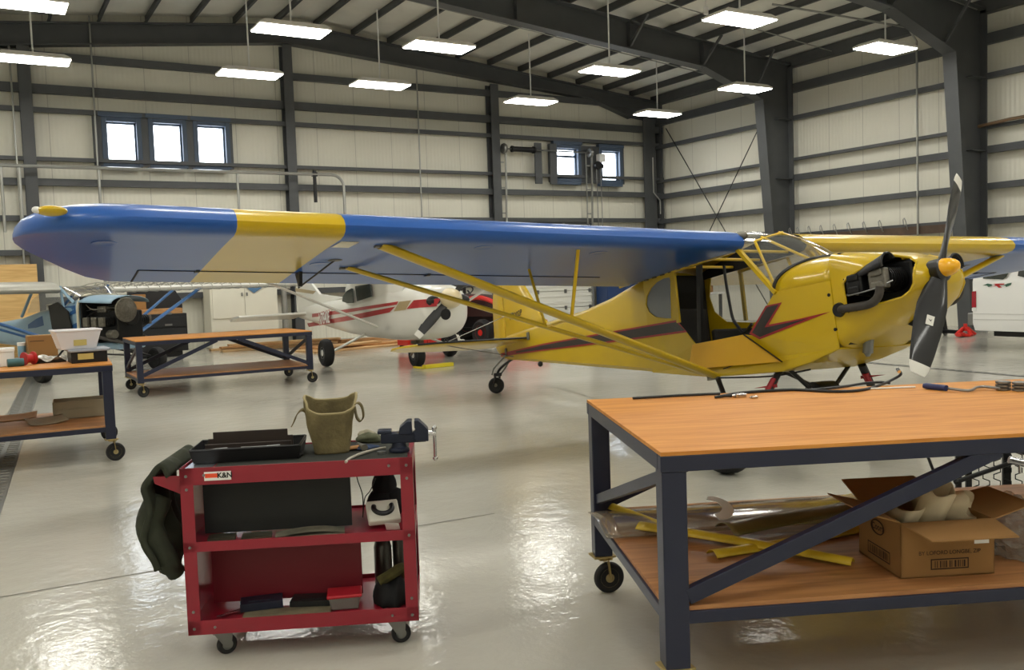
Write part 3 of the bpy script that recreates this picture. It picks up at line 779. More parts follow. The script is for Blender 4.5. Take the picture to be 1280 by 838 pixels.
# aft fuselage
rings = []
for i in range(41):
    x = -1.43 - (4.57-1.43)*i/40; w = wdt(x); zb = lerpt(TB, x); zt = lerpt(TT, x); zs = zt-.03-.2*w
    c = min(.03, w*.3)
    ring = [(-w,zs),(-w,zb+c),(-w+c,zb),(w-c,zb),(w,zb+c),(w,zs)] + [(w*math.cos(a), zs+(zt-zs)*math.sin(a)) for a in [PI*k/10 for k in range(1,10)]]
    rings.append([Vector((x, y, z)) for y, z in ring])
mb = MB(); mb.loft(rings); FUS = cp('fuselage', mb, YELLOW, smooth=True, angle=30)
# cabin side panels, with the door opening on the near side
def side_panel(outer, holes, s):
    loops = [[Vector((a, b, 0)) for a, b in outer]] + [[Vector((a, b, 0)) for a, b in h] for h in holes]
    tri = tessellate_polygon(loops); P = [p for l in loops for p in l]
    mb = MB(); mb.add([Vector((p.x, s*wdt(p.x), p.y)) for p in P], tri); return mb
D_WIN = [(q.x, q.z) for q in [on_body(px, py, 1, -.37) for px, py in ((803,380),(804.5,370),(810,360),(818,352.5),(828,347.5),(837,346),(839,350),(839.5,398.5),(830,399),(816,397),(807,390.5))]]
zwl = 1.365
low = [(-1.45,lerpt(TB,-1.45)),(-.65,.455),(.1,.43),(.35,.465),(.62,.53)]
mb = side_panel(low+[(.62,.99),(.115,1.0),(.02,.914),(-.118,.711),(-.24,.735),(-.81,.735),(-.985,.927),(-.985,zwl),(-1.45,1.36)], [D_WIN], -1)
cp('cabin_side', mb, YELLOW, solid=.012)
mb = side_panel(low+[(.62,.99),(.115,1.0),(.0,.93),(-.90,.90),(-1.20,.95),(-1.33,1.06),(-1.37,1.2),(-1.33,1.36),(-1.45,1.36)], [], 1)
cp('cabin_side', mb, YELLOW, solid=.012)
SMOKE = clear_mat('smoky_window', (150,155,160), .62, .06)
for s in (-1,):
    mb = MB(); mb.prism(D_WIN, lambda a, b, q: (a, s*(wdt(a)-.004)+q, b), -.003, .003); cp('rear_window', mb, SMOKE)
    mb = MB(); mb.path([(a, s*(wdt(a)+.003), b) for a, b in D_WIN], .007, 6, closed=True); cp('window_trim', mb, YELLOW, smooth=True)
mb = MB(); mb.prism([(.0,.93),(.10,1.02),(-.2,1.36),(-1.33,1.36),(-1.37,1.2),(-1.33,1.06),(-1.20,.95),(-.90,.90)], lambda a, b, q: (a, wdt(a)-.006+q, b), -.002, .002); cp('port_window', mb, GLASS)
# belly under the cabin
mb = MB()
mb.loft([[Vector((x,-wdt(x),lerpt(TB,x))), Vector((x,wdt(x),lerpt(TB,x)))] for x in (-1.45,-.65,.1,.35,.62)], closed=False); cp('belly_skin', mb, YELLOW, solid=.01)
# deck in front of the windscreen
def sect(x, n=3.0):
    w = wdt(x); zb = lerpt(TB, x); zt = lerpt(TT, x); zc = (zt+zb)/2; h = (zt-zb)/2
    out = []
    for k in range(96):
        a = 2*PI*k/96; ca, sa = math.cos(a), math.sin(a)
        nn = n
        out.append(Vector((x, w*math.copysign(abs(ca)**(2/nn), ca), zc+h*math.copysign(abs(sa)**(2/nn), sa))))
    return out
def deck(u, v):
    a = PI*u; y = .37*math.cos(a); x0 = .115+.235*(1-(y/.37)**2); x = x0+(.62-x0)*v
    zs = .985; zt = lerpt(TT, max(x, .2)) if x > .2 else 1.225
    return Vector((x, y*1.002, zs+(zt-zs)*abs(math.sin(a))**.8))
mb = MB(); mb.grid(deck, 32, 8); cp('nose_deck', mb, YELLOW, smooth=True, solid=.008)
BASE = [deck(i/32, 0) for i in range(33)]
mb = MB(); mb.path([p+Vector((-.012,0,.006)) for p in BASE], .017, 8); cp('windscreen_seal', mb, BLACK, smooth=True)
# engine cowl with the open side panels
NX = 70
xs = [.615+.575*i/NX for i in range(NX+1)]
def nexp(x): return 9-6.7*min(1, max(0, (x-.6)/.42))**.6
rg = [sect(x, nexp(x)) for x in xs]
OPEN = [(1054,354),(1060,346),(1080,334),(1100,322),(1110,319),(1128,322),(1139,328),(1143,338),(1142.5,354),(1138,364),(1128,372),(1108,378),(1085,384),(1066,388),(1057,380)]
def inpoly(p, P):
    r = False; j = len(P)-1
    for i in range(len(P)):
        if (P[i][1] > p[1]) != (P[j][1] > p[1]) and p[0] < (P[j][0]-P[i][0])*(p[1]-P[i][1])/(P[j][1]-P[i][1])+P[i][0]: r = not r
        j = i
    return r
def cowl_y(x, z):
    """half breadth of the cowl skin at a height"""
    n_ = nexp(x); w = wdt(x); zb = lerpt(TB, x); zt = lerpt(TT, x); zc = (zt+zb)/2; h = (zt-zb)/2
    return w*max(0, 1-min(1, abs((z-zc)/h))**n_)**(1/n_)
OPXZ = []
for a, b in OPEN:
    y = -.33
    for _ in range(30):
        p = on_body(a, b, 1, y); y = .5*y-.5*max(.22, cowl_y(min(p.x, 1.185), p.z))
    OPXZ.append((p.x, p.z))
mb = MB(); n = 96
for j in range(NX):
    for i in range(n):
        q = [rg[j][i], rg[j][(i+1) % n], rg[j+1][(i+1) % n], rg[j+1][i]]
        c = sum(q, Vector())/4
        if inpoly((c.x, c.z), OPXZ) and abs(c.y) > .13: continue
        mb.add(q, [(0,1,2,3)])
mb.add(rg[-1], [tuple(range(96))])
COWL = cp('engine_cowl', mb, YELLOW, smooth=False)
bm = bmesh.new(); bm.from_mesh(COWL.data); bmesh.ops.remove_doubles(bm, verts=bm.verts[:], dist=1e-5); bmesh.ops.recalc_face_normals(bm, faces=bm.faces[:]); bm.to_mesh(COWL.data); bm.free()
for p in COWL.data.polygons: p.use_smooth = True
COWL.data.set_sharp_from_angle(angle=R_(50))
DKENG = mat('engine_black', (26,26,27), .45, .3, noise=.3, nscale=20)
ENG2 = mat('engine_cast_grey', (122,118,108), .5, .6, noise=.3, nscale=30)
for s in (-1, 1):
    mb = MB(); mb.path([Vector((a, s*(cowl_y(a, b)+.001), b)) for a, b in OPXZ], .009, 6, closed=True); cp('opening_rim', mb, YELLOW, COWL, smooth=True)
# engine
mb = MB(); mb.box((.86,0,.90), (.46,.30,.30)); mb.lathe([(.13,.62),(.15,.9),(.12,1.08),(.07,1.12)], (0,0,.93), 'X', 20); ENG = cp('engine', mb, DKENG, bevel=.02)
for s in (-1, 1):
    for k, x in enumerate((.80, .98)):
        mb = MB()
        for j in range(9):
            y = s*(.15+.020*j); mb.lathe([(.02,-.005),(.078,-.005),(.078,.005),(.02,.005)], (x,y,.935), 'Y', 20)
        mb.tube((x,s*.12,.935), (x,s*.33,.935), .062, n=16); cp('cylinder', mb, DKENG, ENG)
        mb = MB(); mb.box((x,s*.345,.935), (.13,.05,.13)); mb.box((x,s*.372,.975), (.09,.02,.045)); mb.box((x,s*.372,.895), (.09,.02,.045)); cp('cylinder_head', mb, ENG2 if k else DKENG, ENG, bevel=.012)
        mb = MB(); mb.tube((x+.02,s*.35,.99), (x-.03,s*.18,.99), .012, n=8); mb.tube((x-.02,s*.345,.875), (x-.05,s*.1,.86), .012, n=8); cp('push_rod', mb, GREYMET, ENG)
    mb = MB(); mb.path(spline([(.70,s*.30,.90),(.76,s*.38,.865),(.98,s*.385,.875),(1.07,s*.33,.91)], 4), .006, 6); cp('ignition_lead', mb, GREYMET, ENG)
    # eyebrow baffle over the cylinders
    def brow(u, v):
        x = .70+.36*u; a = R_(-15)+R_(165)*v; r = .028+.042*u
        return Vector((x, s*(.318+.02*u+r*.95*math.cos(a)), .955+.065*u+r*math.sin(a)))
    mb = MB(); mb.grid(brow, 16, 12); cp('cooling_baffle', mb, BLACK, smooth=True, solid=.006)
    # scoop lip at the front of the baffle
    mb = MB(); mb.path([brow(1, v/12) for v in range(13)], .008, 6); cp('baffle_lip', mb, BLACK, smooth=True)
    # exhaust
    q = [on_body(px, py, 1, -.40) for px, py in ((1044,388),(1055,386),(1075,383),(1090,379),(1098,370),(1100,358))]
    mb = MB(); mb.path(spline([(p.x, s*(.40 if i > 0 else .35), p.z) for i, p in enumerate(q)], 4), .027, 12); cp('exhaust_pipe', mb, mat('rusty_exhaust', (78,74,70), .6, .5, noise=.3, nscale=14), smooth=True)
    p = q[0]; mb = MB(); mb.lathe([(.044,-.02),(.05,0),(.04,.006),(.03,.003)], (p.x+.012, s*.372, p.z), 'Y', 18); cp('exhaust_hole', mb, BLACK)
mb = MB(); mb.box((.66,0,.86), (.02,.62,.62)); cp('firewall', mb, DKENG)
# chin bits
p = on_body(1085,432, 1, -.17)
mb = MB(); mb.tube(p+Vector((.03,0,.12)), p+Vector((-.01,0,-.05)), .035, n=18); mb.tube(p+Vector((-.01,0,-.05)), p+Vector((-.01,0,-.075)), .026, .012, n=14); cp('oil_drain', mb, GREYMET, smooth=True)
mb = MB(); mb.prism([(.88,.66),(1.03,.74),(1.05,.69),(1.03,.64),(.98,.615)], lambda a, b, q: (a, q, b), -.06, .06); cp('air_scoop', mb, BLACK, bevel=.01)
for px, py in ((1037,369),(1045,412)):
    p = on_body(px, py, 1, -.37); mb = MB(); mb.tube((p.x,-.36,p.z), (p.x,-.38,p.z), .012, n=10); cp('cowl_fastener', mb, BLACK)
mb = MB(); sx = sect(.632, 4.0); mb.path([p*1.0 for p in sx[:49]][5:44], .004, 5); cp('cowl_seam', mb, mat('seam_dark', (110,92,16), .6), smooth=True)
# propeller
HB = on_body(1174.5, 338, 0, 1.215)
T1 = on_body(1199, 222, 0, 1.215); T2 = on_body(1147, 468, 0, 1.215)
WOODB = mat('propeller_black', (20,20,22), .38, coat=.3)
PROPW = mat('propeller_white', (224,222,214), .4)
PR = MB(); PR.lathe([(.03,-.055),(.072,-.05),(.075,.03),(.05,.045)], HB, 'X', 24); PROP = cp('propeller', PR, WOODB, smooth=True)
for T, lab in ((T1, None), (T2, None)):
    d = T-HB; L = d.length; d.normalize(); tang = Vector((1,0,0)).cross(d)      # clockwise seen from the front
    def sec(r):
        ch = lerpt([(.0,.085),(.12,.12),(.35,.185),(.55,.19),(.8,.165),(.95,.135),(1.0,.10)], r)
        be = R_(lerpt([(.0,52),(.2,42),(.6,24),(1,16)], r)); th = lerpt([(.0,.06),(.2,.04),(.6,.018),(1,.008)], r)
        cd = tang*math.cos(be)*PSGN - Vector((1,0,0))*math.sin(be)*PSX; nd = d.cross(cd)
        c = HB + d*L*r
        return [c + cd*ch*(math.cos(a)*.5) + nd*th*.5*math.sin(a) for a in [2*PI*k/16 for k in range(16)]]
    PSGN, PSX = 1, -1
    mb = MB(); rr = [.03+.87*i/16 for i in range(17)]
    mb.loft([sec(r) for r in rr]); bl = cp('blade', mb, WOODB, PROP, smooth=True)
    mb = MB(); mb.loft([sec(r) for r in (.9,.94,.98,1.0)]); cp('blade_tip', mb, PROPW, PROP, smooth=True, label='white painted blade tip')
    if T is T2:
        b0 = on_body(1163, 403, 0, 1.215); r = (b0-HB).dot(d)/L
        be = R_(lerpt([(.0,52),(.2,42),(.6,24),(1,16)], r)); cd = tang*math.cos(be)*PSGN - Vector((1,0,0))*math.sin(be)*PSX; nd = d.cross(cd)
        vdir = (MC.to_3x3().transposed() @ (EYE - MC.translation)) - b0
        if nd.dot(vdir) < 0: nd = -nd
        c = HB+d*L*r+nd*.0165
        mb = MB(); mb.add([c+cd*sx_*.024*1.0+d*sy_*.032 for sx_, sy_ in ((-1,-1),(1,-1),(1,1),(-1,1))], [(0,1,2,3)]); mb2 = mb
        cp('blade_decal', mb, PROPW, PROP, solid=.001, label='white square decal')
        mb = MB(); c2 = c+nd*.0015; mb.add([c2+cd*u*.012+d*v*.012 for u, v in ((-1,-.6),(.2,-.1),(1,-.9),(.4,.5),(1,1),(-.2,.2))], [(0,1,2,3,4,5)]); cp('decal_mark', mb, BLACK, PROP, solid=.0005)
SP = on_body(1185, 335, 1, HB.y)
mb = MB(); M3 = Matrix.Identity(3)
mb.lathe([(.060,.0),(.058,.02),(.052,.05),(.042,.075),(.026,.095),(.010,.104)], (HB.x+.035, HB.y, HB.z+.01), 'X', 24); cp('spinner', mb, mat('spinner_yellow', (240,176,26), .25, coat=.5), smooth=True)
# windscreen: clear sheet from the deck to the wing leading edge
TOPC = []
for i in range(33):
    a = PI*i/32; y = .36*math.cos(a)
    TOPC.append(Vector((-.20-.12*abs(math.sin(a))**.6, y, 1.385+.165*abs(math.sin(a))**.7)))
mb = MB(); N = 32
def ws(u, v):
    k = u*32; i = min(31, int(k)); f = k-i
    b = BASE[i].lerp(BASE[i+1], f); t = TOPC[i].lerp(TOPC[i+1], f)
    return b.lerp(t, v) + Vector((.03,0,.035))*math.sin(PI*v)*abs(math.sin(PI*u))
mb.grid(ws, 32, 10); cp('windscreen', mb, GLASS, smooth=True)
POST = mat('yellow_tube', (214,178,30), .35, coat=.3)
for s in (-1, 1):
    mb = MB(); mb.bar((.125,s*.375,.99), (-.215,s*.372,1.385), .035, .03); cp('windscreen_post', mb, YELLOW)
    mb = MB(); mb.tube((.115,s*.35,1.0), (-.10,s*.30,1.42), .011, n=8); mb.tube((-.10,s*.30,1.42), (-.12,-s*.02,1.50), .010, n=8); cp('cabin_tube', mb, POST, smooth=True)
    mb = MB(); mb.tube((.30,s*.12,1.18), (-.13,s*.20,1.46), .011, n=8); cp('cabin_tube', mb, POST, smooth=True)
    mb = MB(); mb.bar((-.985,s*.37,.93), (-.985,s*.37,1.37), .02, .035, up=(1,0,0)); mb.bar((-1.0,s*.365,zwl), (-.2,s*.365,1.39), .025, .04); cp('door_frame', mb, YELLOW)
mb = MB(); mb.tube((-.27,.355,.93), (-.42,.355,1.37), .013, n=8); cp('cabin_tube', mb, POST)
# cabin interior
INT = mat('dark_cabin_fabric', (30,29,28), .8)
mb = MB(); mb.prism([(.06,1.0)]+[(.36*math.cos(PI*k/10), 1.0+.19*math.sin(PI*k/10)) for k in range(0)]+[], lambda a, b, q: (a, b, q), 0, .01) if False else mb.prism([(-.35,.84),(.35,.84),(.35,1.0),(.22,1.10),(.0,1.15),(-.22,1.10),(-.35,1.0)], lambda a, b, q: (.10+q, a, b), 0, .03); cp('instrument_panel', mb, BLACK)
mb = MB(); mb.box((-.55,0,.60), (.40,.44,.08)); mb.box((-.76,0,.70), (.05,.44,.28)); cp('front_seat', mb, INT, bevel=.02)
mb = MB(); mb.box((-1.26,-.06,.86), (.05,.46,.44)); mb.box((-1.02,0,.60), (.36,.5,.08)); cp('rear_seat', mb, INT, bevel=.02)
mb = MB(); mb.box((-1.40,0,1.02), (.02,.62,.76)); cp('rear_bulkhead', mb, INT)
p0, p1 = on_body(874,331,1,-.33), on_body(876,430,1,-.33)
mb = MB(); mb.bar(p0, p1, .03, .045, up=(1,0,0)); cp('seat_belt', mb, BLACK)
q = [on_body(px, py, 1, -.30) for px, py in ((905,332),(907,350),(912,380),(916,398),(922,408),(930,416),(940,405))]
mb = MB(); mb.path(spline(q, 4), .012, 6); cp('control_hose', mb, BLACK, smooth=True)
mb = MB(); mb.tube((-.35,0,.5), (-.28,0,.95), .014, n=8); cp('control_stick', mb, BLACK)
# roof between the wings: clear skylight in front, yellow skin behind
RF = ((-.34,1.40,1.55),(-.8,1.385,1.57),(-1.3,1.37,1.50),(-1.75,1.35,1.405))
def roof_ring(x, z0, z1): return [Vector((x,-.37,z0)), Vector((x,-.37,z1-.03)), Vector((x,-.2,z1)), Vector((x,.2,z1)), Vector((x,.37,z1-.03)), Vector((x,.37,z0))]
mb = MB(); mb.loft([roof_ring(*r) for r in RF[:2]]+[roof_ring(-1.0,1.38,1.545)], closed=False); cp('skylight', mb, GLASS, smooth=True, solid=.004)
mb = MB(); mb.loft([roof_ring(-1.0,1.38,1.545)]+[roof_ring(*r) for r in RF[2:]], closed=False); cp('cabin_roof', mb, YELLOW, smooth=True, solid=.01)
for x in (-.36, -.68, -1.0):
    mb = MB(); mb.tube((x,-.36,1.40), (x,.36,1.40), .012, n=8); cp('cabin_tube', mb, POST)
# lower door hanging open
q = [on_body(px, py, 1, -.385) for px, py in ((867,431),(930,418.5),(978,452.5),(862,462))]
mb = MB(); mb.prism([(p.x, p.z) for p in q], lambda a, b, t: (a, t, b), -.40, -.384); cp('lower_door', mb, mat('door_inner_yellow', (222,170,40), .45, coat=.15), bevel=.003)
q = [on_body(px, py, 1, -.40) for px, py in ((930,418.5),(978,452.5))]
mb = MB(); mb.bar(q[0]+Vector((0,-.003,0)), q[1]+Vector((0,-.003,0)), .006, .012, up=(0,1,0)); cp('door_edge_strip', mb, BLACK)
p = on_body(910,459,1,-.38); mb = MB(); mb.bar(p+Vector((-.05,-.003,-.01)), p+Vector((.05,-.003,.005)), .006, .008, up=(0,1,0)); cp('belly_vent', mb, BLACK)
# stripes
STB = mat('stripe_black', (38,33,34), .35, coat=.4); STR = mat('stripe_red', (150,30,36), .35, coat=.4)
def side_decal(name, pts_px, m, off, n=24, band=True):
    """strip between an upper and a lower pixel edge, laid on the near fuselage side"""
    up, lo = pts_px; mb = MB()
    def pt(edge, t, o):
        k = t*(len(edge)-1); i = min(len(edge)-2, int(k)); f = k-i
        px = edge[i][0]+(edge[i+1][0]-edge[i][0])*f; py = edge[i][1]+(edge[i+1][1]-edge[i][1])*f
        y = -.2
        for _ in range(8):
            p = on_body(px, py, 1, y); y = -(wdt(p.x) if p.x < .62 else cowl_y(p.x, p.z))-o
        return Vector((p.x, y, p.z))
    V = []
    for i in range(n+1):
        V += [pt(up, i/n, off), pt(lo, i/n, off)]
    mb.add(V, [(2*i, 2*i+2, 2*i+3, 2*i+1) for i in range(n)])
    return cp(name, mb, m, fixn=False)
side_decal('stripe_border', ([(626,442),(680,429.5),(733.6,419.8),(790,410),(846,400.2)], [(626,446),(680,438.5),(733.6,432),(790,425),(859,415.5)]), STR, .0085)
side_decal('side_stripe', ([(645,439.6),(680,431.5),(733.6,421.8),(790,412),(845,402.8)], [(645,441.5),(680,437),(733.6,430),(790,422.8),(856.5,413.2)]), STB, .0105)
def poly_decal(name, px, m, off):
    pts = []
    for a, b in px:
        y = -.37
        for _ in range(8):
            p = on_body(a, b, 1, y); y = -(wdt(p.x) if p.x < .62 else cowl_y(p.x, p.z))-off
        pts.append(Vector((p.x, y, p.z)))
    tri = tessellate_polygon([[Vector((p.x, p.z, 0)) for p in pts]])
    mb = MB(); mb.add(pts, tri); return cp(name, mb, m, fixn=False)
poly_decal('bolt_border', [(977.5,378),(961,406),(1000,398.5),(1039,389.5),(1000,404.5),(949.5,424.5),(936.5,417.5),(957,382.5)], STR, .010)
poly_decal('lightning_bolt', [(973.5,380.5),(955.5,409.6),(990,402.5),(1012,397.5),(990,405.5),(949.8,421.5),(940,416),(958.5,384.3)], STB, .012)
# wings
AF = [(1.53,.004),(1.38,.035),(1.1,.085),(.8,.13),(.5,.155),(.3,.15),(.16,.125),(.07,.09),(.02,.05),(0,.012),(.010,-.02),(.04,-.040),(.10,-.048),(.18,-.044),(.4,-.034),(.8,-.022),(1.2,-.012),(1.53,-.004)]
LEX = -.15
def zle(y): return 1.415+.012*abs(y)
def zte(y): return 1.352+.0145*abs(y)
def wsec(y, s, le=0., te=1.53, k=1.):
    out = []
    for a, z in AF:
        f = a/1.53; x = LEX-(le+(te-le)*f)
        base = zle(y)+(zte(y)-zle(y))*((le+(te-le)*f)/1.53)
        out.append(Vector((x, s*y, base+z*k)))
    return out
BLACKIN = mat('wing_root_dark', (28,26,24), .8)
def wing(name, s, bands, y0):
    ys = sorted(set([y0, 4.6] + [y0+(4.6-y0)*i/22 for i in range(23)] + [b for b in bands if y0 < b < 4.6]))
    tips = [(4.6,0,1.53,1),(4.75,.02,1.40,.98),(4.88,.06,1.18,.9),(4.98,.12,.98,.8),(5.06,.19,.82,.66),(5.12,.28,.69,.5),(5.155,.38,.58,.3),(5.165,.44,.50,.1)]
    S = [(y, wsec(y, s)) for y in ys] + [(y, wsec(y, s, le, te, k)) for y, le, te, k in tips[1:]]
    mb = MB(); n = len(AF); P = [p for _, r in S for p in r]; mb.v += P
    for j in range(len(S)-1):
        ym = (S[j][0]+S[j+1][0])/2; c = sum(1 for b in bands if ym > b) % 2
        for i in range(n):
            mb.f.append([j*n+i, j*n+(i+1) % n, (j+1)*n+(i+1) % n, (j+1)*n+i]); mb.mi.append(c)
    mb.f.append(list(range(n))); mb.mi.append(2); mb.f.append(list(range((len(S)-1)*n, len(S)*n))); mb.mi.append(0)
    return cp(name, mb, [BLUE, YELLOW, BLACKIN] if s < 0 else [YELLOW, BLUE, BLACKIN], smooth=True, angle=40)
WG = wing('wing', -1, [3.46, 4.08], .355)
WP = wing('wing', 1, [3.02], .30)
def wlow(x, y):
    """height of the wing's lower skin"""
    f = (LEX-x)/1.53; a = max(0, min(1.53, f*1.53)); zz = lerpt([(.04,-.040),(.10,-.048),(.18,-.044),(.4,-.034),(.8,-.022),(1.2,-.012),(1.53,-.004)], a)
    return zle(y)+(zte(y)-zle(y))*f+zz
DK = mat('gap_dark', (28,30,40), .7)
for s, W in ((-1, WG), (1, WP)):
    mb = MB(); P = [Vector((-1.29, s*y, wlow(-1.29, y)-.001)) for y in (.9, 2.2, 2.5, 4.46)]
    for a, b in zip(P, P[1:]): mb.bar(a, b, .012, .006)
    a = Vector((-1.29, s*4.46, wlow(-1.29,4.46)-.001)); mb.bar(a, Vector((-1.67, s*4.46, wlow(-1.67,4.46)-.001)), .012, .006)
    cp('aileron_gap', mb, DK, W)
    for x, y in ((-.55,4.72),(-1.0,3.36),(-.36,2.45),(-.42,1.5)):
        mb = MB(); M = Matrix.Identity(3); mb.lathe([(.05,.001),(.062,-.001),(.068,-.0005),(.07,.002)], (x, s*y, wlow(x, y)-.002), 'Z', 20); cp('inspection_cover', mb, BLUE if s < 0 else YELLOW, W, smooth=True)
    for y in (3.42, 2.45, 4.10):
        mb = MB(); p = Vector((-1.28, s*y, wlow(-1.28, y))); mb.prism([(-.03,0),(.07,0),(.02,-.10 if y == 3.42 else -.012),(-.01,-.10 if y == 3.42 else -.012)], lambda a, b, q: (p.x-a, p.y+q, p.z+b), -.012, .012); cp('hinge_bracket', mb, BLACK, W)
    mb = MB(); mb.tube((-1.33, s*3.42, wlow(-1.28,3.42)-.10), (-.86, s*3.30, wlow(-.86,3.3)), .006, n=6); mb.lathe([(.03,-.004),(.05,0)], (-.86,s*3.30,wlow(-.86,3.3)-.001), 'Z', 14); cp('control_cable', mb, BLACK, W)
q = [Vector((p.x, p.y, wlow(p.x, -p.y)-.003)) for p in [Vector((x, y, 0)) for x, y in ((-.37,-3.34),(-.37,-3.16-.06),(-.52,-3.25),(-.52,-3.37))]]
mb = MB(); mb.add([Vector((x, y, wlow(x, -y)-.003)) for x, y in ((-.30,-3.44),(-.30,-3.33),(-.47,-3.34),(-.47,-3.45))], [(0,1,2,3)]); cp('access_panel', mb, mat('cream_patch', (226,220,200), .5), WG, solid=.002, label='cream square patch')
p = Vector((-.20, -4.99, zle(5.05)+.035)); mb = MB(); mb.ball(p, (.05,.075,.026), 14, 8); cp('wing_tip_light', mb, YELLOW, WG, smooth=True, label='yellow light fairing')
mb = MB(); mb.ball(p+Vector((.01,-.070,.0)), (.02,.022,.018), 10, 6); cp('light_lens', mb, WHITE, WG, smooth=True)
# root fittings: fuel cap and gap cover on the near side
mb = MB(); mb.ball((-.19,-.335,1.475), (.06,.03,.03), 12, 8); cp('fuel_filler', mb, ENG2, smooth=True)
mb = MB()
for k in range(11): x = -.25-1.1*k/10; mb.box((x,-.372,1.385-.03*k/10+.0), (.05,.012,.018))
cp('root_fairing', mb, mat('rough_grey_tape', (92,88,70), .8))
# lift struts
for s in (-1, 1):
    f0 = Vector((-.62, s*.375, .462)); a = Vector((-.40, s*3.155, wlow(-.40,3.155)+.005)); b = Vector((-1.10, s*3.15, wlow(-1.10,3.15)+.005)); f1 = Vector((-.66, s*.375, .462))
    mb = MB(); mb.tube(f0, a, .026, n=16, up=(0,0,1), sq=1.9); S1 = cp('front_strut', mb, YELLOW, smooth=True)
    mb = MB(); mb.tube(f1, b, .017, n=14, up=(0,0,1), sq=1.9); S2 = cp('rear_strut', mb, YELLOW, smooth=True)
    for p, S in ((a, S1), (b, S2)):
        mb = MB(); mb.box(p+Vector((0,s*.02,-.002)), (.04,.04,.03)); mb.tube(p+Vector((-.035,0,-.005)), p+Vector((.035,0,-.005)), .010, n=8); cp('strut_fitting', mb, ENG2, S, bevel=.005)
    m1 = f0.lerp(a, .485); m2 = f1.lerp(b, .485)
    mb = MB(); mb.tube(m1, (-.34, m1.y, wlow(-.34, abs(m1.y))+.01), .013, n=8); mb.tube(m2, (-1.04, m2.y, wlow(-1.04, abs(m2.y))+.01), .011, n=8); mb.tube(m1, m2, .009, n=8); cp('jury_strut', mb, POST, smooth=True)
    mb = MB(); mb.box(f0.lerp(f1, .5)+Vector((0,-s*.005,-.01)), (.12,.03,.05)); cp('strut_foot', mb, ENG2)
# tail
def slab(name, poly, axis, t, m, parent=None, c=0.):
    n_ = len(poly); mb = MB()
    ctr = (sum(a for a, b in poly)/n_, sum(b for a, b in poly)/n_)
    def f(a, b, q): return Vector((a, c+q, b)) if axis == 1 else Vector((a, b, c+q))
    k = .94
    inner = [(ctr[0]+(a-ctr[0])*k, ctr[1]+(b-ctr[1])*k) for a, b in poly]
    R = [[f(a, b, -t/2) for a, b in inner], [f(a, b, -t*.28) for a, b in poly], [f(a, b, t*.28) for a, b in poly], [f(a, b, t/2) for a, b in inner]]
    mb.loft(R); return cp(name, mb, m, parent, smooth=True, angle=50)
fin = [(-4.58,1.22),(-3.62,1.285),(-3.72,1.36),(-3.92,1.62),(-4.08,1.80),(-4.22,1.92),(-4.40,1.97),(-4.58,1.98)]
FIN = slab('tail_fin', fin, 1, .035, YELLOW)
rud = [(-4.595,.995),(-4.595,1.98),(-4.70,1.955),(-4.79,1.87),(-4.835,1.72),(-4.86,1.5),(-4.875,1.25),(-4.84,1.12),(-4.74,1.03)]
RUD = slab('rudder', rud, 1, .04, YELLOW)
side = [(-4.58,1.44),(-4.35,1.52)]
for s in (-1, 1):
    st = [(-4.59,s*.03),(-3.98,s*.05),(-4.04,s*.5),(-4.14,s*1.0),(-4.26,s*1.3),(-4.42,s*1.43),(-4.59,s*1.46)]
    S = slab('stabiliser', st, 2, .03, YELLOW, c=1.165)
    el = [(-4.60,s*.05),(-4.60,s*1.46),(-4.75,s*1.42),(-4.90,s*1.25),(-4.97,s*.8),(-4.97,s*.3),(-4.86,s*.07)]
    n_ = len(el); mb = MB()
    mb.prism(el, lambda a, b, q: (a, b, 1.165+q), -.012, .012); cp('elevator', mb, YELLOW, bevel=.004)
    if s < 0:
        mb = MB(); mb.path([(-3.97,-.08,1.172),(-4.03,-.5,1.172),(-4.13,-1.0,1.172),(-4.25,-1.3,1.172)], .012, 6); cp('leading_edge_strip', mb, BLACK, S)
    mb = MB(); mb.tube((-4.3,s*1.0,1.165), (-4.35,0,1.52), .005, n=6); mb.tube((-4.3,s*1.0,1.165), (-4.4,s*.03,1.0), .005, n=6); cp('brace_wire', mb, GREYMET)
p0, p1 = on_body(659.5,415.5,1,-.10), on_body(660.5,425,1,-.10)
mb = MB(); mb.bar(p0, p1, .02, .04, up=(1,0,0)); cp('stabiliser_fitting', mb, GREYMET, bevel=.003)
mb = MB(); mb.prism([(-4.60,1.02),(-4.56,1.02),(-4.56,1.12),(-4.60,1.12)], lambda a, b, q: (a, q, b), -.04, .04); cp('rudder_hinge', mb, GREYMET)
# registration on the fin
g = text_mb('N3202P', .092, .0012)
c = on_body(646, 390.5, 1, -.02); fr = frame3(Vector((c.x-.03, -.021, c.z-.03)), (1, 0, .10), (0, 0, 1))
g.xf(fr); cp('registration', g, STB, FIN, fixn=False)
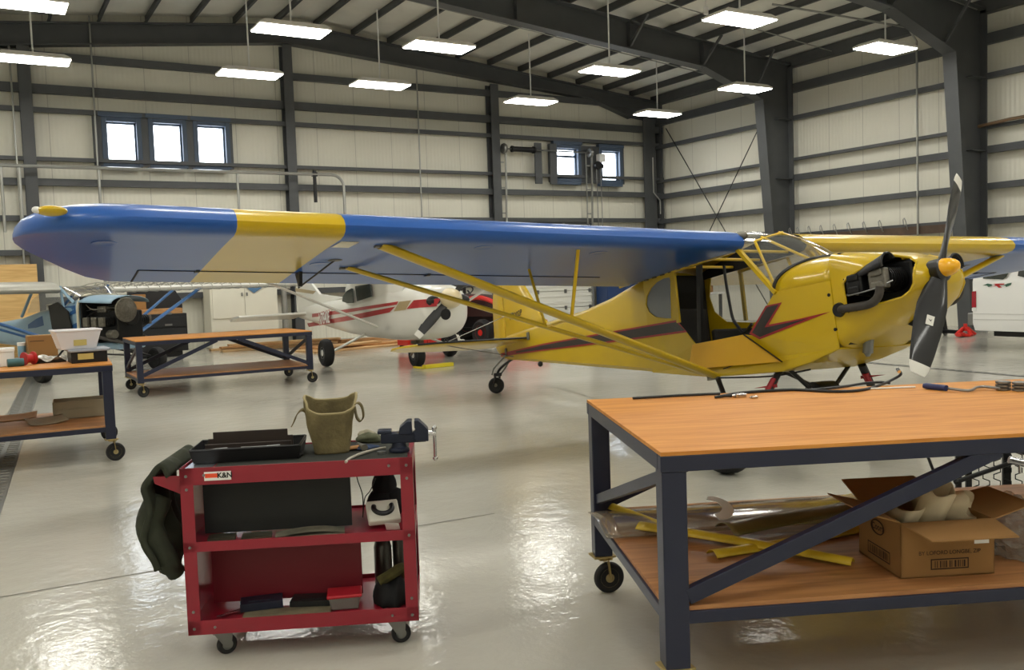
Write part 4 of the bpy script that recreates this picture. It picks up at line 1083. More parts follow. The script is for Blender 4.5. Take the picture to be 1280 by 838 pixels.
# tailwheel
tp = on_body(636,450,1,0); TWc = MC.inverted() @ Vector(at(622,478.5,Y=9.62)) - OFF
TWc.y = 0
tw_w = MC @ (TWc+OFF)
TWc = (MC.inverted() @ Vector((tw_w.x, tw_w.y, .098))) - OFF
axw = MC.to_3x3().transposed() @ Vector((1,0,0)); axw = Vector((0,1,0))
def cwheel(name, c, r, w, hm, parent=None):
    return wheel(name, parent or CUB, Vector(c)+OFF, r, w, hm, axis=(0,1,0), hub=.42)
tw = wheel('tail_wheel', CUB, TWc+OFF, .098, .07, ENG2, axis=Vector((.70,-.71,0)).normalized(), hub=.42)
mb = MB()
for s in (-1, 1): mb.bar(TWc+Vector((0,s*.04,0)), TWc+Vector((.05,s*.03,.11)), .012, .03, up=(1,0,0))
mb.box(TWc+Vector((.06,0,.125)), (.06,.08,.04)); mb.path(spline([TWc+Vector((.06,0,.14)), TWc+Vector((.16,0,.20)), Vector((-4.45,0,.99)), Vector((-4.25,0,.95))], 5), .016, 8); cp('tail_spring', mb, BLACK, smooth=True)
for s in (-1, 1):
    mb = MB(); mb.path([TWc+Vector((.03,s*.06,.13)), TWc+Vector((.12,s*.08,.20)), Vector((-4.55,s*.05,1.04))], .010, 6); cp('steering_spring', mb, GREYMET)
p = on_body(675.5,456.5,1,-.2); mb = MB(); mb.ball((p.x,-.2,p.z+.01), (.03,.03,.03), 10, 6); cp('tail_handle', mb, BLACK)
# main undercarriage
def w2b(p): return (MC.inverted() @ Vector(p)) - OFF
GBLK = mat('gear_black', (22,22,24), .4); GRED = mat('gear_red', (150,26,36), .5)
for s, gp in ((-1, (4.42,4.62,.215)), (1, (6.20,4.60,.215))):
    c = w2b(gp)
    cwheel('main_wheel', c, .215, .19, GREYMET)
    hub = c+Vector((0,-s*.13,0))
    fr_ = Vector((.02 if s < 0 else .20, s*.33, .43)); re_ = Vector((-.62,s*.35,.455))
    mb = MB(); mb.tube(fr_, hub, .020, n=10, sq=1.6); mb.tube(re_, hub, .013, n=10, sq=1.6); mb.tube(hub, c, .022, n=10); cp('gear_leg', mb, GBLK, smooth=True)
    k = fr_.lerp(hub, .22); mb = MB(); mb.tube(fr_.lerp(hub,.13), fr_.lerp(hub,.30), .030, n=10); mb.prism([(-.16,.0),(.05,-.012),(.05,.012)], lambda a, b, q: k+Vector((a if s < 0 else -a, q, b+.0)), -.012, .012); cp('gear_step', mb, GRED, label='red step clamped on the leg')
    mb = MB(); mb.tube((.10,s*.04,.20), hub, .014, n=8); mb.tube((.10,s*.05,.21), (.10,s*.22,.13), .035, n=12); mb.tube((.10,s*.30,.43), (.10,s*.02,.20), .016, n=8); cp('shock_strut', mb, GBLK, smooth=True)
mb = MB(); mb.ball((.10,0,.235), (.09,.10,.09), 14, 10); mb.tube((.10,-.10,.25), (.10,.10,.25), .085, n=16); cp('bungee_housing', mb, BLACK, smooth=True)
mb = MB(); mb.path(spline([(-.62,-.33,.44),(-.1,-.3,.405),(.25,-.26,.42)], 5), .007, 6); cp('brake_line', mb, BLACK, smooth=True)
# ------------------------------------------------------------------ the two aeroplanes behind
class Body:
    """a thing whose local axes are x forward, y port, z up; reads shapes off its side planes"""
    def __init__(s, root): s.root = root; s.M = root.matrix_world.copy(); s.I = s.M.inverted(); s.R = s.I.to_3x3()
    def px(s, u, v, ax, val):
        o = s.I @ EYE; d = s.R @ ray(u, v); return o + d*((val-o[ax])/d[ax])
    def on_skin(s, u, v, yf, off):
        y = -.3
        for _ in range(10):
            p = s.px(u, v, 1, y); y = -yf(p.x, p.z)-off
        return Vector((p.x, y, p.z))
    def strip(s, name, up, lo, m, yf, off, parent=None, n=20):
        mb = MB(); V = []
        def pt(e, t):
            k = t*(len(e)-1); i = min(len(e)-2, int(k)); f = k-i
            return s.on_skin(e[i][0]+(e[i+1][0]-e[i][0])*f, e[i][1]+(e[i+1][1]-e[i][1])*f, yf, off)
        for i in range(n+1): V += [pt(up, i/n), pt(lo, i/n)]
        mb.add(V, [(2*i, 2*i+2, 2*i+3, 2*i+1) for i in range(n)])
        return build(name, mb, m, parent or s.root, fixn=False)
def super_ring(x, w, zb, zt, n_, N=48):
    zc, h = (zb+zt)/2, (zt-zb)/2; out = []
    for k in range(N):
        a = 2*PI*k/N; c, q = math.cos(a), math.sin(a)
        out.append(Vector((x, w*math.copysign(abs(c)**(2/n_), c), zc+h*math.copysign(abs(q)**(2/n_), q))))
    return out
def simple_wing(mb, y0, y1, xle, ch, z0, z1, s, k=1.):
    S = []
    for i in range(9):
        y = y0+(y1-y0)*i/8
        kk = 1 if i < 8 else .6
        S.append([Vector((xle-a*ch/1.53*(kk if i == 8 else 1), s*y, z0+(z1-z0)*i/8+z*k*ch/1.53*kk)) for a, z in AF])
    mb.loft(S); return mb
AWH = mat('aeroplane_white', (222,221,214), .3, coat=.4, noise=.04, nscale=2)
ARED = mat('stripe_crimson', (168,28,36), .35, coat=.3)
TAN = mat('stripe_tan', (168,150,112), .4)
DGL = mat('dark_window_glass', (62,68,64), .08, spec=.8)
t = thing('white_aeroplane', 'white aeroplane with red side stripes parked behind the long bench, under the blue wing', 'aeroplane', (6.3,14.93,0), R_(-90.5))
B = Body(t)
CS = [(-5.25,.04,.66,.86,2.2),(-4.0,.13,.58,.98,2.6),(-2.5,.29,.50,1.08,3),(-1.2,.45,.45,1.13,3.4),(0,.52,.43,1.16,3.6),(1.1,.52,.43,1.36,3.6),(1.6,.49,.45,1.36,3.4),(2.0,.45,.49,1.35,3),(2.25,.40,.56,1.32,2.8),(2.38,.34,.64,1.27,2.6),(2.45,.25,.74,1.20,2.4)]
def cses(x):
    if x <= CS[0][0]: return CS[0]
    for a, b in zip(CS, CS[1:]):
        if x <= b[0]: f = (x-a[0])/(b[0]-a[0]); return tuple(a[i]+(b[i]-a[i])*f for i in range(5))
    return CS[-1]
def cy_(x, z):
    _, w, zb, zt, n_ = cses(x); zc, h = (zb+zt)/2, (zt-zb)/2
    return w*max(0., 1-min(1, abs((z-zc)/h))**n_)**(1/n_)
mb = MB(); mb.loft([super_ring(*cses(-5.25+7.7*i/60)) for i in range(61)]); build('fuselage', mb, AWH, t, smooth=True, angle=60)
# cabin upper works
cab = [(-1.5,.20,1.0,1.16),(-1.0,.42,1.0,1.45),(-.6,.47,1.0,1.66),(.3,.48,1.0,1.76),(.95,.47,1.0,1.74),(1.3,.46,1.0,1.52),(1.62,.42,1.0,1.37)]
mb = MB(); mb.loft([[Vector((x, y*w, z)) for y, z in ((-1,zb),(-1,zt-(zt-zb)*.35),(-.93,zt-.06),(-.7,zt),(.7,zt),(.93,zt-.06),(1,zt-(zt-zb)*.35),(1,zb))] for x, w, zb, zt in cab]); build('cabin', mb, AWH, t, smooth=True, angle=40)
def pane(name, pxs, y=-.525, th=.012, m=DGL, bo=B, parent=None):
    q = [bo.px(u, v, 1, y) for u, v in pxs]
    mb = MB(); mb.prism([(p.x, p.z) for p in q], lambda a, b, k: (a, y+k, b), 0, th); return build(name, mb, m, parent or bo.root, bevel=.004)
pane('rear_window', [(427.5,377),(428.5,370),(433,364),(439,360.5),(441,361),(441.5,379),(434,379.5)])
pane('side_window', [(443.5,358),(462,355),(464.5,371),(446,377)])
mb = MB(); mb.loft([[Vector((1.64,y,1.36)) , Vector((.98,y*.95,1.745))] for y in (-.40,-.25,0,.25,.40)], closed=False); build('windscreen', mb.xf(Matrix.Translation((.015,0,.015))), DGL, t, solid=.008)
B.strip('upper_stripe', [(390,392.5),(425,388),(455,383.5),(498,377)], [(390,397),(425,392.5),(455,387.5),(496,381)], ARED, cy_, .006)
B.strip('lower_stripe', [(384,404.5),(430,396),(460,390),(494,383.5)], [(386,409),(430,402),(460,396.5),(487,390.5)], ARED, cy_, .006)
B.strip('tan_stripe', [(499,377.5),(514,375.5)], [(492,389.5),(507,387.5)], TAN, cy_, .006, n=6)
B.strip('nose_stripe', [(517,375.5),(532,374),(545,375)], [(508,386.5),(528,384.5),(543,382.5)], ARED, cy_, .006, n=8)
c = B.on_skin(405,398.5, cy_, .045); g = text_mb('N7840E', .33, .022); g.xf(frame3(c+Vector((0,.008,0)), (1,-.125,.08), (.12,0,1))); build('registration_outline', g, ARED, t, fixn=False)
g = text_mb('N7840E', .33, .006)
g.xf(frame3(c, (1,-.125,.08), (.12,0,1))); build('registration', g, WHITE, t, fixn=False)
# fin, tailplane
mb = MB(); mb.prism([(-5.35,.8),(-3.9,.95),(-2.2,1.12),(-3.7,1.20),(-4.25,1.45),(-4.75,2.15),(-5.35,2.2)], lambda a, b, q: (a, q, b), -.03, .03); f = build('tail_fin', mb, AWH, t, bevel=.012)
mb = MB(); mb.prism([(-5.36,1.26),(-4.1,1.20),(-3.9,1.26),(-5.36,1.34)], lambda a, b, q: (a, q, b), -.033, .033); build('fin_stripe', mb, TAN, f)
for s in (-1, 1):
    mb = MB(); mb.prism([(-4.45,s*.03),(-4.65,s*1.5),(-5.0,s*1.56),(-5.45,s*1.5),(-5.45,s*.08)], lambda a, b, q: (a, b, .79+(a+4.45)*.13+q), -.025, .025); build('tailplane', mb, AWH, t, bevel=.015)
    mb = MB(); simple_wing(mb, .48, 5.0, 1.0, 1.55, 1.66, 1.78, s); build('wing', mb, AWH, t, smooth=True)
    mb = MB(); mb.tube((.72,s*.50,.66), (.35,s*2.7,1.68), .022, n=12, sq=2.0, up=(0,0,1)); build('wing_strut', mb, AWH, t, smooth=True)
    mb = MB(); mb.tube((-.02,s*.42,.52), (0,s*1.08,.24), .022, n=10, sq=1.8); build('gear_leg', mb, AWH, t, smooth=True)
    wheel('main_wheel', t, (0,s*1.17,.235), .235, .17, WHITE, hub=.42)
NW = B.px(541,447,1,.0)
wheel('nose_wheel', t, (1.35,-.09,.19), .19, .17, WHITE, hub=.42)
mb = MB(); mb.tube((1.55,-.05,.62), (1.36,-.08,.40), .045, n=12); mb.tube((1.36,-.08,.42), (1.35,-.2,.19), .02, n=8); mb.tube((1.36,-.08,.42), (1.35,.03,.19), .02, n=8); mb.box((1.36,-.08,.41), (.08,.2,.05)); build('nose_leg', mb, mat('brown_leg', (96,84,70), .5), t, smooth=True)
for s in (-1, 1):
    mb = MB(); mb.ball((2.40,s*.24,1.09), (.07,.13,.085), 16, 8); build('cooling_inlet', mb, BLACK, t, smooth=True)
HUBC = Vector((2.47,0,1.12))
mb = MB(); mb.lathe([(.16,-.02),(.155,.06),(.13,.16),(.08,.25),(.02,.30)], HUBC, 'X', 24); build('spinner', mb, mat('cream_spinner', (216,200,160), .3, coat=.3), t, smooth=True)
pr = build('propeller', MB().lathe([(.08,-.05),(.08,.0)], HUBC, 'X', 16), WOODB, t)
for sg in (-1, 1):
    d = Vector((0, sg*-.72, sg*-.69)).normalized()
    if sg > 0: pass
    tang = Vector((1,0,0)).cross(d)
    def sec2(r):
        ch = lerpt([(0,.09),(.25,.14),(.6,.15),(1,.11)], r); be = R_(lerpt([(0,45),(.3,30),(1,18)], r)); th = lerpt([(0,.05),(.3,.025),(1,.008)], r)
        cd = tang*math.cos(be)+Vector((1,0,0))*math.sin(be); nd = d.cross(cd); c = HUBC+d*.80*r
        return [c+cd*ch*.5*math.cos(a)+nd*th*.5*math.sin(a) for a in [2*PI*k/12 for k in range(12)]]
    mb = MB(); mb.loft([sec2(.05+.83*i/10) for i in range(11)]); build('blade', mb, mat('dark_grey_blade', (46,46,48), .4), pr, smooth=True)
    mb = MB(); mb.loft([sec2(r) for r in (.88,.92,.92,.96,1.0)]); build('blade_tip', mb, PROPW, pr, smooth=True, label='white painted blade tip')
p = B.on_skin(557,393, cy_, .004); mb = MB()
mb.lathe([(.085,0),(.085,.004),(.065,.004),(.065,0)], p, M=Matrix(((0,1,0),(0,0,-1),(1,0,0))).transposed()); mb.lathe([(.04,0),(.045,.004)], p, M=Matrix(((0,1,0),(0,0,-1),(1,0,0))).transposed()); build('round_emblem', mb, BLACK, t)
p = B.on_skin(554,407, cy_, .002); mb = MB(); mb.box(p, (.16,.02,.09)); build('cowl_vent', mb, BLACK, t)
mb = MB(); mb.box((0,0,.03), (.55,.10,.06)); mb.box((-.30,.1,.015), (.05,.3,.03))
solo('wheel_chock', mb, mat('chock_yellow', (214,196,40), .5), 'yellow wheel chocks on the floor under the nose wheel of the white aeroplane', 'chock', (6.40,13.22,0), R_(8), bevel=.008)

# blue aeroplane with the bare engine, at the left
LBL = mat('pale_blue_paint', (142,172,194), .35, coat=.3, noise=.08, nscale=3); MBL = mat('mid_blue_paint', (50,94,146), .35, coat=.3)
SILV = mat('silver_dope', (176,174,164), .4, .3, noise=.12, nscale=4)
t = thing('blue_aeroplane', 'pale blue aeroplane under repair with bare engine and uncovered wing ribs, at the far left', 'aeroplane', (1.8,16.55,0), R_(-63))
B2 = Body(t)
BS = [(-4.6,.04,.60,.86,3),(-3.0,.20,.52,.90,3.5),(-1.9,.32,.47,1.00,4),(-1.2,.38,.45,1.13,4.5),(-.5,.41,.44,1.20,5),(-.12,.41,.46,1.31,4.5),(.02,.40,.48,1.36,4.5)]
def bses(x):
    if x <= BS[0][0]: return BS[0]
    for a, b in zip(BS, BS[1:]):
        if x <= b[0]: f = (x-a[0])/(b[0]-a[0]); return tuple(a[i]+(b[i]-a[i])*f for i in range(5))
    return BS[-1]
def by_(x, z):
    _, w, zb, zt, n_ = bses(x); zc, h = (zb+zt)/2, (zt-zb)/2
    return w*max(0., 1-min(1, abs((z-zc)/h))**n_)**(1/n_)
mb = MB(); mb.loft([super_ring(*bses(-4.6+4.62*i/40)) for i in range(41)]); build('fuselage', mb, LBL, t, smooth=True, angle=50)
B2.strip('side_stripe', [(76,385),(86,383),(94,382)], [(78,397),(87,395),(95,391.5)], MBL, by_, .006, n=8)
B2.strip('side_stripe', [(35,406),(45,399),(53,395)], [(35,411),(45,410),(55,407)], MBL, by_, .006, n=8)
B2.strip('side_stripe', [(84,411),(91,406),(97,403)], [(86,413),(93,412),(98,411)], MBL, by_, .006, n=6)
# cowl rim, firewall and engine
mb = MB(); mb.path(super_ring(.03,.40,.48,1.36,4.5), .022, 8, closed=True); build('cowl_rim', mb, mat('cream_rim', (206,200,176), .5), t, smooth=True)
mb = MB(); mb.grid(lambda u, v: Vector((.02+.84*v, .39*math.cos(PI*u)*(1-.12*v), 1.24+.115*math.sin(PI*u)-.03*v)), 14, 6); build('top_cowl', mb, LBL, t, smooth=True, solid=.008)
mb = MB(); mb.box((.06,0,.92), (.04,.74,.84)); mb.box((.46,0,.86), (.74,.46,.46)); mb.tube((.1,0,.95), (.86,0,1.0), .16, n=16); en = build('engine', mb, DKENG, t, bevel=.02)
for s in (-1, 1):
    for x in (.28,.50,.70):
        mb = MB()
        for j in range(6): mb.tube((x,s*(.2+.035*j),.92), (x,s*(.215+.035*j),.92), .085, n=14)
        build('cylinder', mb, DKENG, en)
        mb = MB(); mb.box((x,s*.42,.92), (.13,.05,.15)); build('cylinder_head', mb, ENG2, en, bevel=.01)
    mb = MB(); mb.path(spline([(.2,s*.38,.82),(.45,s*.4,.70),(.8,s*.3,.62),(.95,s*.15,.56)], 4), .03, 8); build('exhaust_pipe', mb, MATS['rusty_exhaust'], en, smooth=True)
    for k in range(3):
        mb = MB(); mb.path(spline([(.12,s*.3,1.2-.1*k),(.4,s*(.36-.05*k),1.12),(.7,s*.2,1.14-.06*k),(.84,s*.1,1.05)], 4), .009, 6); build('hose', mb, BLACK if k else ENG2, en, smooth=True)
mb = MB(); mb.box((.5,-.2,1.12), (.22,.18,.10)); mb.box((.25,.15,1.14), (.16,.2,.08)); mb.tube((.7,-.3,.72),(.85,-.3,.72),.07,n=12); build('engine_accessory', mb, ENG2, en, bevel=.01)
mb = MB(); mb.lathe([(.03,0),(.19,0),(.20,.015),(.19,.03),(.10,.035),(.06,.06),(.02,.06)], (.86,-.10,1.10), 'X', 28); build('propeller_flange', mb, ENG2, en, smooth=True)
mb = MB(); mb.box((.45,0,.52), (.8,.5,.10)); build('lower_cowl', mb, LBL, t, bevel=.03)
# cabin frame, windscreen, open door
GLS2 = clear_mat('hazy_windscreen', (150,146,134), .45)
mb = MB(); mb.grid(lambda u, v: Vector((-.03-.32*v+.10*math.sin(PI*u), -.40*math.cos(PI*u)*(1+.08*v), 1.32+.18*v+.05*math.sin(PI*u)*(1-v))), 16, 4); build('windscreen', mb, GLS2, t, smooth=True)
for s in (-1, 1):
    mb = MB(); mb.path([(-.05,s*.40,1.24),(-.36,s*.43,1.48),(-1.25,s*.40,1.44),(-1.75,s*.32,1.02)], .026, 8); mb.tube((-.30,s*.41,.9),(-.36,s*.43,1.52),.022,n=8); build('cabin_frame', mb, MATS['mid_blue_paint'] if s > 0 else LBL, t, smooth=True)
mb = MB(); mb.prism([(-.42,1.14),(-.4,1.46),(-.9,1.46),(-1.3,1.30),(-1.45,1.08)], lambda a, b, q: (a, -.385+q, b), -.003, .003); build('side_window', mb, GLASS, t)
mb = MB(); mb.box((-.75,0,.75), (1.0,.62,.50)); build('cabin_interior', mb, INT, t)
mb = MB(); mb.prism([(-.30,.70),(-.06,.80),(-.10,1.10),(-.34,1.26),(-.62,1.20),(-.62,.82)], lambda a, b, q: (a-.0, -.44+q-(b-.7)*.1, b), -.012, .012); build('open_door', mb, BLACK, t)
mb = MB(); mb.loft([[Vector((-.35,y,1.50)), Vector((-1.6,y,1.45))] for y in (-.45,.45)], closed=False); build('cabin_roof', mb, SILV, t, solid=.02)
# wings: covered one on our left, bare ribs on our right
mb = MB(); simple_wing(mb, .46, 4.6, -.30, 1.5, 1.45, 1.50, -1); build('wing', mb, SILV, t, smooth=True)
mb = MB(); R0 = 1.43
for x, r in ((-.32,.022), (-.55,.02), (-1.35,.016)): mb.tube((x,.46,R0), (x,5.0,R0), r, n=8)
sp = build('bare_wing_spar', mb, SILV, t, smooth=True)
mb = MB(); mb.grid(lambda u, v: Vector((-.30-.10*v, .46+4.5*u, R0+.07*math.sin(v*PI*.5)-.02)), 8, 4); build('leading_edge_skin', mb, AWH, sp, smooth=True, solid=.004)
for k in range(20):
    y = .5+4.45*k/19; z = R0
    mb = MB(); up = [Vector((-.30-a*1.45/1.53, y, z+c*.95-.01)) for a, c in AF[:11]][::-1]; lo = [Vector((-.30-a*1.45/1.53, y, z+c-.0)) for a, c in AF[11:]]
    mb.path(up, .009, 5); mb.path([up[0]]+lo, .009, 5)
    for i in range(1, 9): mb.tube(up[i], lo[min(len(lo)-1, max(0, i-2))], .006, n=4)
    build('wing_rib', mb, SILV, sp)
for s in (-1, 1):
    for x, xe, r in ((.0,-.52,.028), (-.35,-1.3,.022)):
        mb = MB(); mb.tube((x,s*.42,.50), (xe,s*(2.6 if s < 0 else 2.5),1.42), r, n=10, sq=1.6, up=(0,0,1)); build('wing_strut', mb, MBL, t, smooth=True)
    mb = MB(); mb.tube((.0,s*.36,.46), (.02,s*.92,.25), .02, n=8); mb.tube((-.5,s*.36,.46), (.02,s*.92,.25), .016, n=8); mb.tube((0,s*.05,.36),(.02,s*.9,.25),.014,n=8); build('gear_leg', mb, BLACK, t, smooth=True)
    wheel('main_wheel', t, (.02,s*1.045,.20), .20, .17, DKENG, hub=.42)
mb = MB(); mb.prism([(-4.7,.62),(-3.5,.86),(-3.75,1.15),(-4.1,1.42),(-4.45,1.5),(-4.75,1.42),(-4.95,1.1),(-4.9,.72)], lambda a, b, q: (a, q, b), -.02, .02); build('tail_fin', mb, MBL, t, bevel=.01)
for s in (-1, 1):
    mb = MB(); mb.prism([(-3.9,s*.05),(-4.1,s*1.3),(-4.5,s*1.45),(-4.9,s*1.3),(-4.9,s*.05)], lambda a, b, q: (a, b, .82+q), -.018, .018); build('tailplane', mb, LBL, t, bevel=.01)
wheel('tail_wheel', t, (-4.5,0,.09), .09, .06, DKENG, hub=.4)
mb = MB(); mb.path([(-4.5,.05,.09),(-4.45,.04,.22),(-4.3,0,.62)], .02, 8); build('tail_spring', mb, BLACK, t)

# ------------------------------------------------------------------ white van at the right edge
VW = mat('van_white', (226,226,224), .25, coat=.5); VG = mat('van_glass', (40,46,44), .06, spec=.8)
vx = 13.85
r0 = at(1216,405,X=vx)
t = thing('white_van', 'white passenger van with tinted windows at the right edge, behind the propeller', 'van', (vx+1.0, r0.y-2.7, 0), R_(-90))
iv = t.matrix_world.inverted()
def vp(px, py, X=vx): return iv @ at(px, py, X=X)
L0 = vp(1216,405).x                                       # rear end, local x (nose at -x side)
fwd = 1 if vp(1270,405).x > L0 else -1
def vl(d): return L0+fwd*d
sidey = vp(1240,380).y
so = 1 if sidey > 0 else -1
def body_ring(d, inset, zt):
    w = 1.0
    return [Vector((vl(d), so*w*k, z)) for k, z in ((1-inset,.30),(1,.42),(1,1.08),(.98,1.16),(.93,zt-.16),(.86,zt-.04),(.6,zt),(-.6,zt),(-.86,zt-.04),(-.93,zt-.16),(-.98,1.16),(-1,1.08),(-1,.42),(-1+inset,.30))]
mb = MB(); mb.loft([body_ring(.06,.1,1.98), body_ring(.0,.03,2.04)] if False else [body_ring(.0,.06,1.62), body_ring(.10,.02,1.68), body_ring(3.6,.02,1.68), body_ring(3.9,.02,1.62)]); 
build('body', mb, VW, t, smooth=True, angle=25)
mb = MB(); mb.loft([body_ring(3.9,.02,1.62), [Vector((p.x, p.y*.97, min(p.z, 1.12))) for p in body_ring(4.75,.02,2.0)], [Vector((p.x, p.y*.9, min(p.z, .95))) for p in body_ring(5.35,.05,2.0)]]); build('bonnet', mb, VW, t, smooth=True, angle=30)
def side_plate(name, pxs, m, off=.006, th=.004):
    q = [vp(u, v) for u, v in pxs]
    mb = MB(); mb.prism([(p.x, p.z) for p in q], lambda a, b, k: (a, so*(1.0+k-max(0, b-1.16)*.085), b), off, off+th); return build(name, mb, m, t)
side_plate('side_window', [(1229,348.5),(1230,341),(1233,334),(1238,331),(1258,326.5),(1265,325),(1264,334),(1258,347),(1254,349.5)], VG)
side_plate('side_window', [(1272.5,345),(1274,334),(1279,327),(1290,322),(1330,316),(1330,344),(1285,348)], VG)
side_plate('tail_light', [(1215.2,384.5),(1215.2,364.5),(1220.5,364),(1220.5,384.5)], mat('tail_light_red', (150,30,44), .25, coat=.5))
side_plate('tail_light_clear', [(1215.2,385),(1215.2,389),(1220.5,389),(1220.5,385)], WHITE)
for a in (392, 399):
    side_plate('body_crease', [(1217,a),(1290,a+1),(1290,a+2),(1217,a+1)], mat('crease_grey', (196,196,194), .4), .001, .004)
GRN = mat('swoosh_green', (60,96,80), .5)
side_plate('side_emblem', [(1229,357),(1235,354.5),(1240,355.5),(1240,357.5),(1236,359),(1234,357)], GRN)
side_plate('side_emblem', [(1254,357),(1260,354.5),(1265,353.5),(1264,356.5),(1258,359),(1257,357)], GRN)
side_plate('side_emblem', [(1242,355),(1256,354.5),(1255,356),(1249,356.5),(1253,359.5),(1249,360),(1246,357.5),(1241,358.5),(1245,356.5)], ARED)
for d in (1.35, 4.45):
    for s in (-1, 1):
        wheel('wheel', t, (vl(d), s*.88, .34), .34, .22, GREYMET, hub=.58)
mb = MB(); mb.box((vl(-.06), 0, .48), (.14, 1.9, .2)); build('rear_bumper', mb, GREYMET, t, bevel=.02)
mb = MB(); mb.box((vl(2.6), 0, .27), (4.8, 1.5, .14)); build('underbody', mb, BLACK, t)
# ------------------------------------------------------------------ work benches on casters
BRASS = mat('caster_yellow_zinc', (172,152,100), .4, .6)
TANH = mat('caster_hub_tan', (176,158,112), .5)
def caster(parent, x, y, ztop, r, rot):
    t_ = bpy.data.objects.new('caster', None); mb = MB()
    ca, sa = math.cos(rot), math.sin(rot); off = .028
    cx, cy = x+ca*off, y+sa*off
    M = Matrix.Rotation(rot, 3, 'Z')
    mb.box((x, y, ztop-.004), (.10,.085,.008), M=M); mb.tube((x,y,ztop-.008), (x,y,ztop-.02), .026, n=14)
    for s in (-1, 1):
        o = M @ Vector((off*.6, s*.024, 0)); mb.bar((x+o.x, y+o.y, ztop-.018), Vector((cx,cy,r))+M @ Vector((0,s*.024,0)), .004, .034, up=M @ Vector((0,1,0)))
    mb.box((x+ca*.01, y+sa*.01, ztop-.02), (.06,.052,.006), M=M)
    o = build('caster', mb, BRASS, parent, bevel=.002)
    bpy.data.objects.remove(t_)
    wheel('caster_wheel', o, (cx,cy,r), r, .036, TANH, axis=M @ Vector((0,1,0)), hub=.62)
    return o
def bench(label, loc, rz, L, W, H, zs, wr, brace=(.46,.54), group='plywood topped work benches on casters', topm=None, rots=(.4,1.0,2.2,-.6)):
    t = thing('work_bench', label, 'work bench', loc, rz, group)
    mb = MB(); mb.box((0,0,H-.006), (L-.004,W-.004,.012)); build('bench_top', mb, topm or PLY, t)
    mb = MB(); k = .05
    for y in (-W/2+.02, W/2-.02): mb.box((0,y,H-.012-k/2), (L,.04,k))
    for x in (-L/2+.02, L/2-.02): mb.box((x,0,H-.012-k/2), (.04,W-.08,k))
    for x in (-L/6, L/6): mb.box((x,0,H-.012-k/2), (.03,W-.08,k))
    build('top_frame', mb, NAVY, t, bevel=.003)
    lw = .078; zb = 2*wr+.038
    for i, (sx, sy) in enumerate(((-1,-1),(-1,1),(1,-1),(1,1))):
        x, y = sx*(L/2-lw/2-.004), sy*(W/2-lw/2-.004)
        mb = MB(); mb.box((x,y,(zb+H-.062)/2), (lw,lw,H-.062-zb)); leg = build('leg', mb, NAVY, t, bevel=.004)
        caster(leg, x, y, zb, wr, rots[i])
    mb = MB(); mb.box((0,0,zs-.008), (L-.03,W-.03,.014)); build('shelf', mb, PLYRAW2, t)
    mb = MB()
    for y in (-W/2+.02, W/2-.02): mb.box((0,y,zs-.035), (L-2*lw,.03,.04))
    for x in (-L/2+.02, L/2-.02): mb.box((x,0,zs-.035), (.03,W-2*lw,.04))
    build('shelf_frame', mb, NAVY, t, bevel=.003)
    for sy in (-1, 1):
        for sx in (-1, 1):
            mb = MB(); y = sy*(W/2-.018); mb.bar((sx*(L/2-lw), y, zs+.03), (sx*(L/2-L*brace[0]), y, H-.05), .03, .05); build('brace', mb, NAVY, t, bevel=.003)
    for sx in (-1, 1):
        mb = MB(); mb.bar((sx*(L/2-.03), W/2-lw, zs+.06), (sx*(L/2-.03), -W/2+lw, H-.09), .03, .04); build('brace', mb, NAVY, t, bevel=.003)
    return t
PLYRAW2 = wood_mat('worn_shelf_plywood', (182,130,82), (144,96,56), .45, 0, .8, coat=.05)
def corner_loc(c, rz, dx, dy):
    M = Matrix.Rotation(rz, 3, 'Z'); o = M @ Vector((dx, dy, 0)); return (c[0]+o.x, c[1]+o.y, 0)
RZB = R_(-25.0); NB_L, NB_W = 2.44, 1.245
NBH, NBS = .855, .37
NB = bench('large plywood topped bench at the right front with yellow scraps and a carton underneath', corner_loc((1.765,2.13), RZB, NB_L/2, NB_W/2), RZB, NB_L, NB_W, NBH, NBS, .068, (.45,.54), rots=(.2,.15,1.2,.5))
MBN = bench('long bare topped bench in the middle distance in front of the cream cabinet', (2.97,13.27,0), R_(-.5), 2.36, 1.25, .745, .26, .075, (.44,.5), rots=(.25,.1,-.1,.2))
LBN = bench('cluttered bench at the left edge carrying boxes and a white tub', corner_loc((.955,8.08), R_(-4.5), -1.22, .63), R_(-4.5), 2.44, 1.26, .81, .305, .075, (.02,.5), topm=PLY, rots=(.2,.3,.15,.2))
for c in list(kids(LBN)):
    if c.name.startswith('brace'): bpy.data.objects.remove(c)

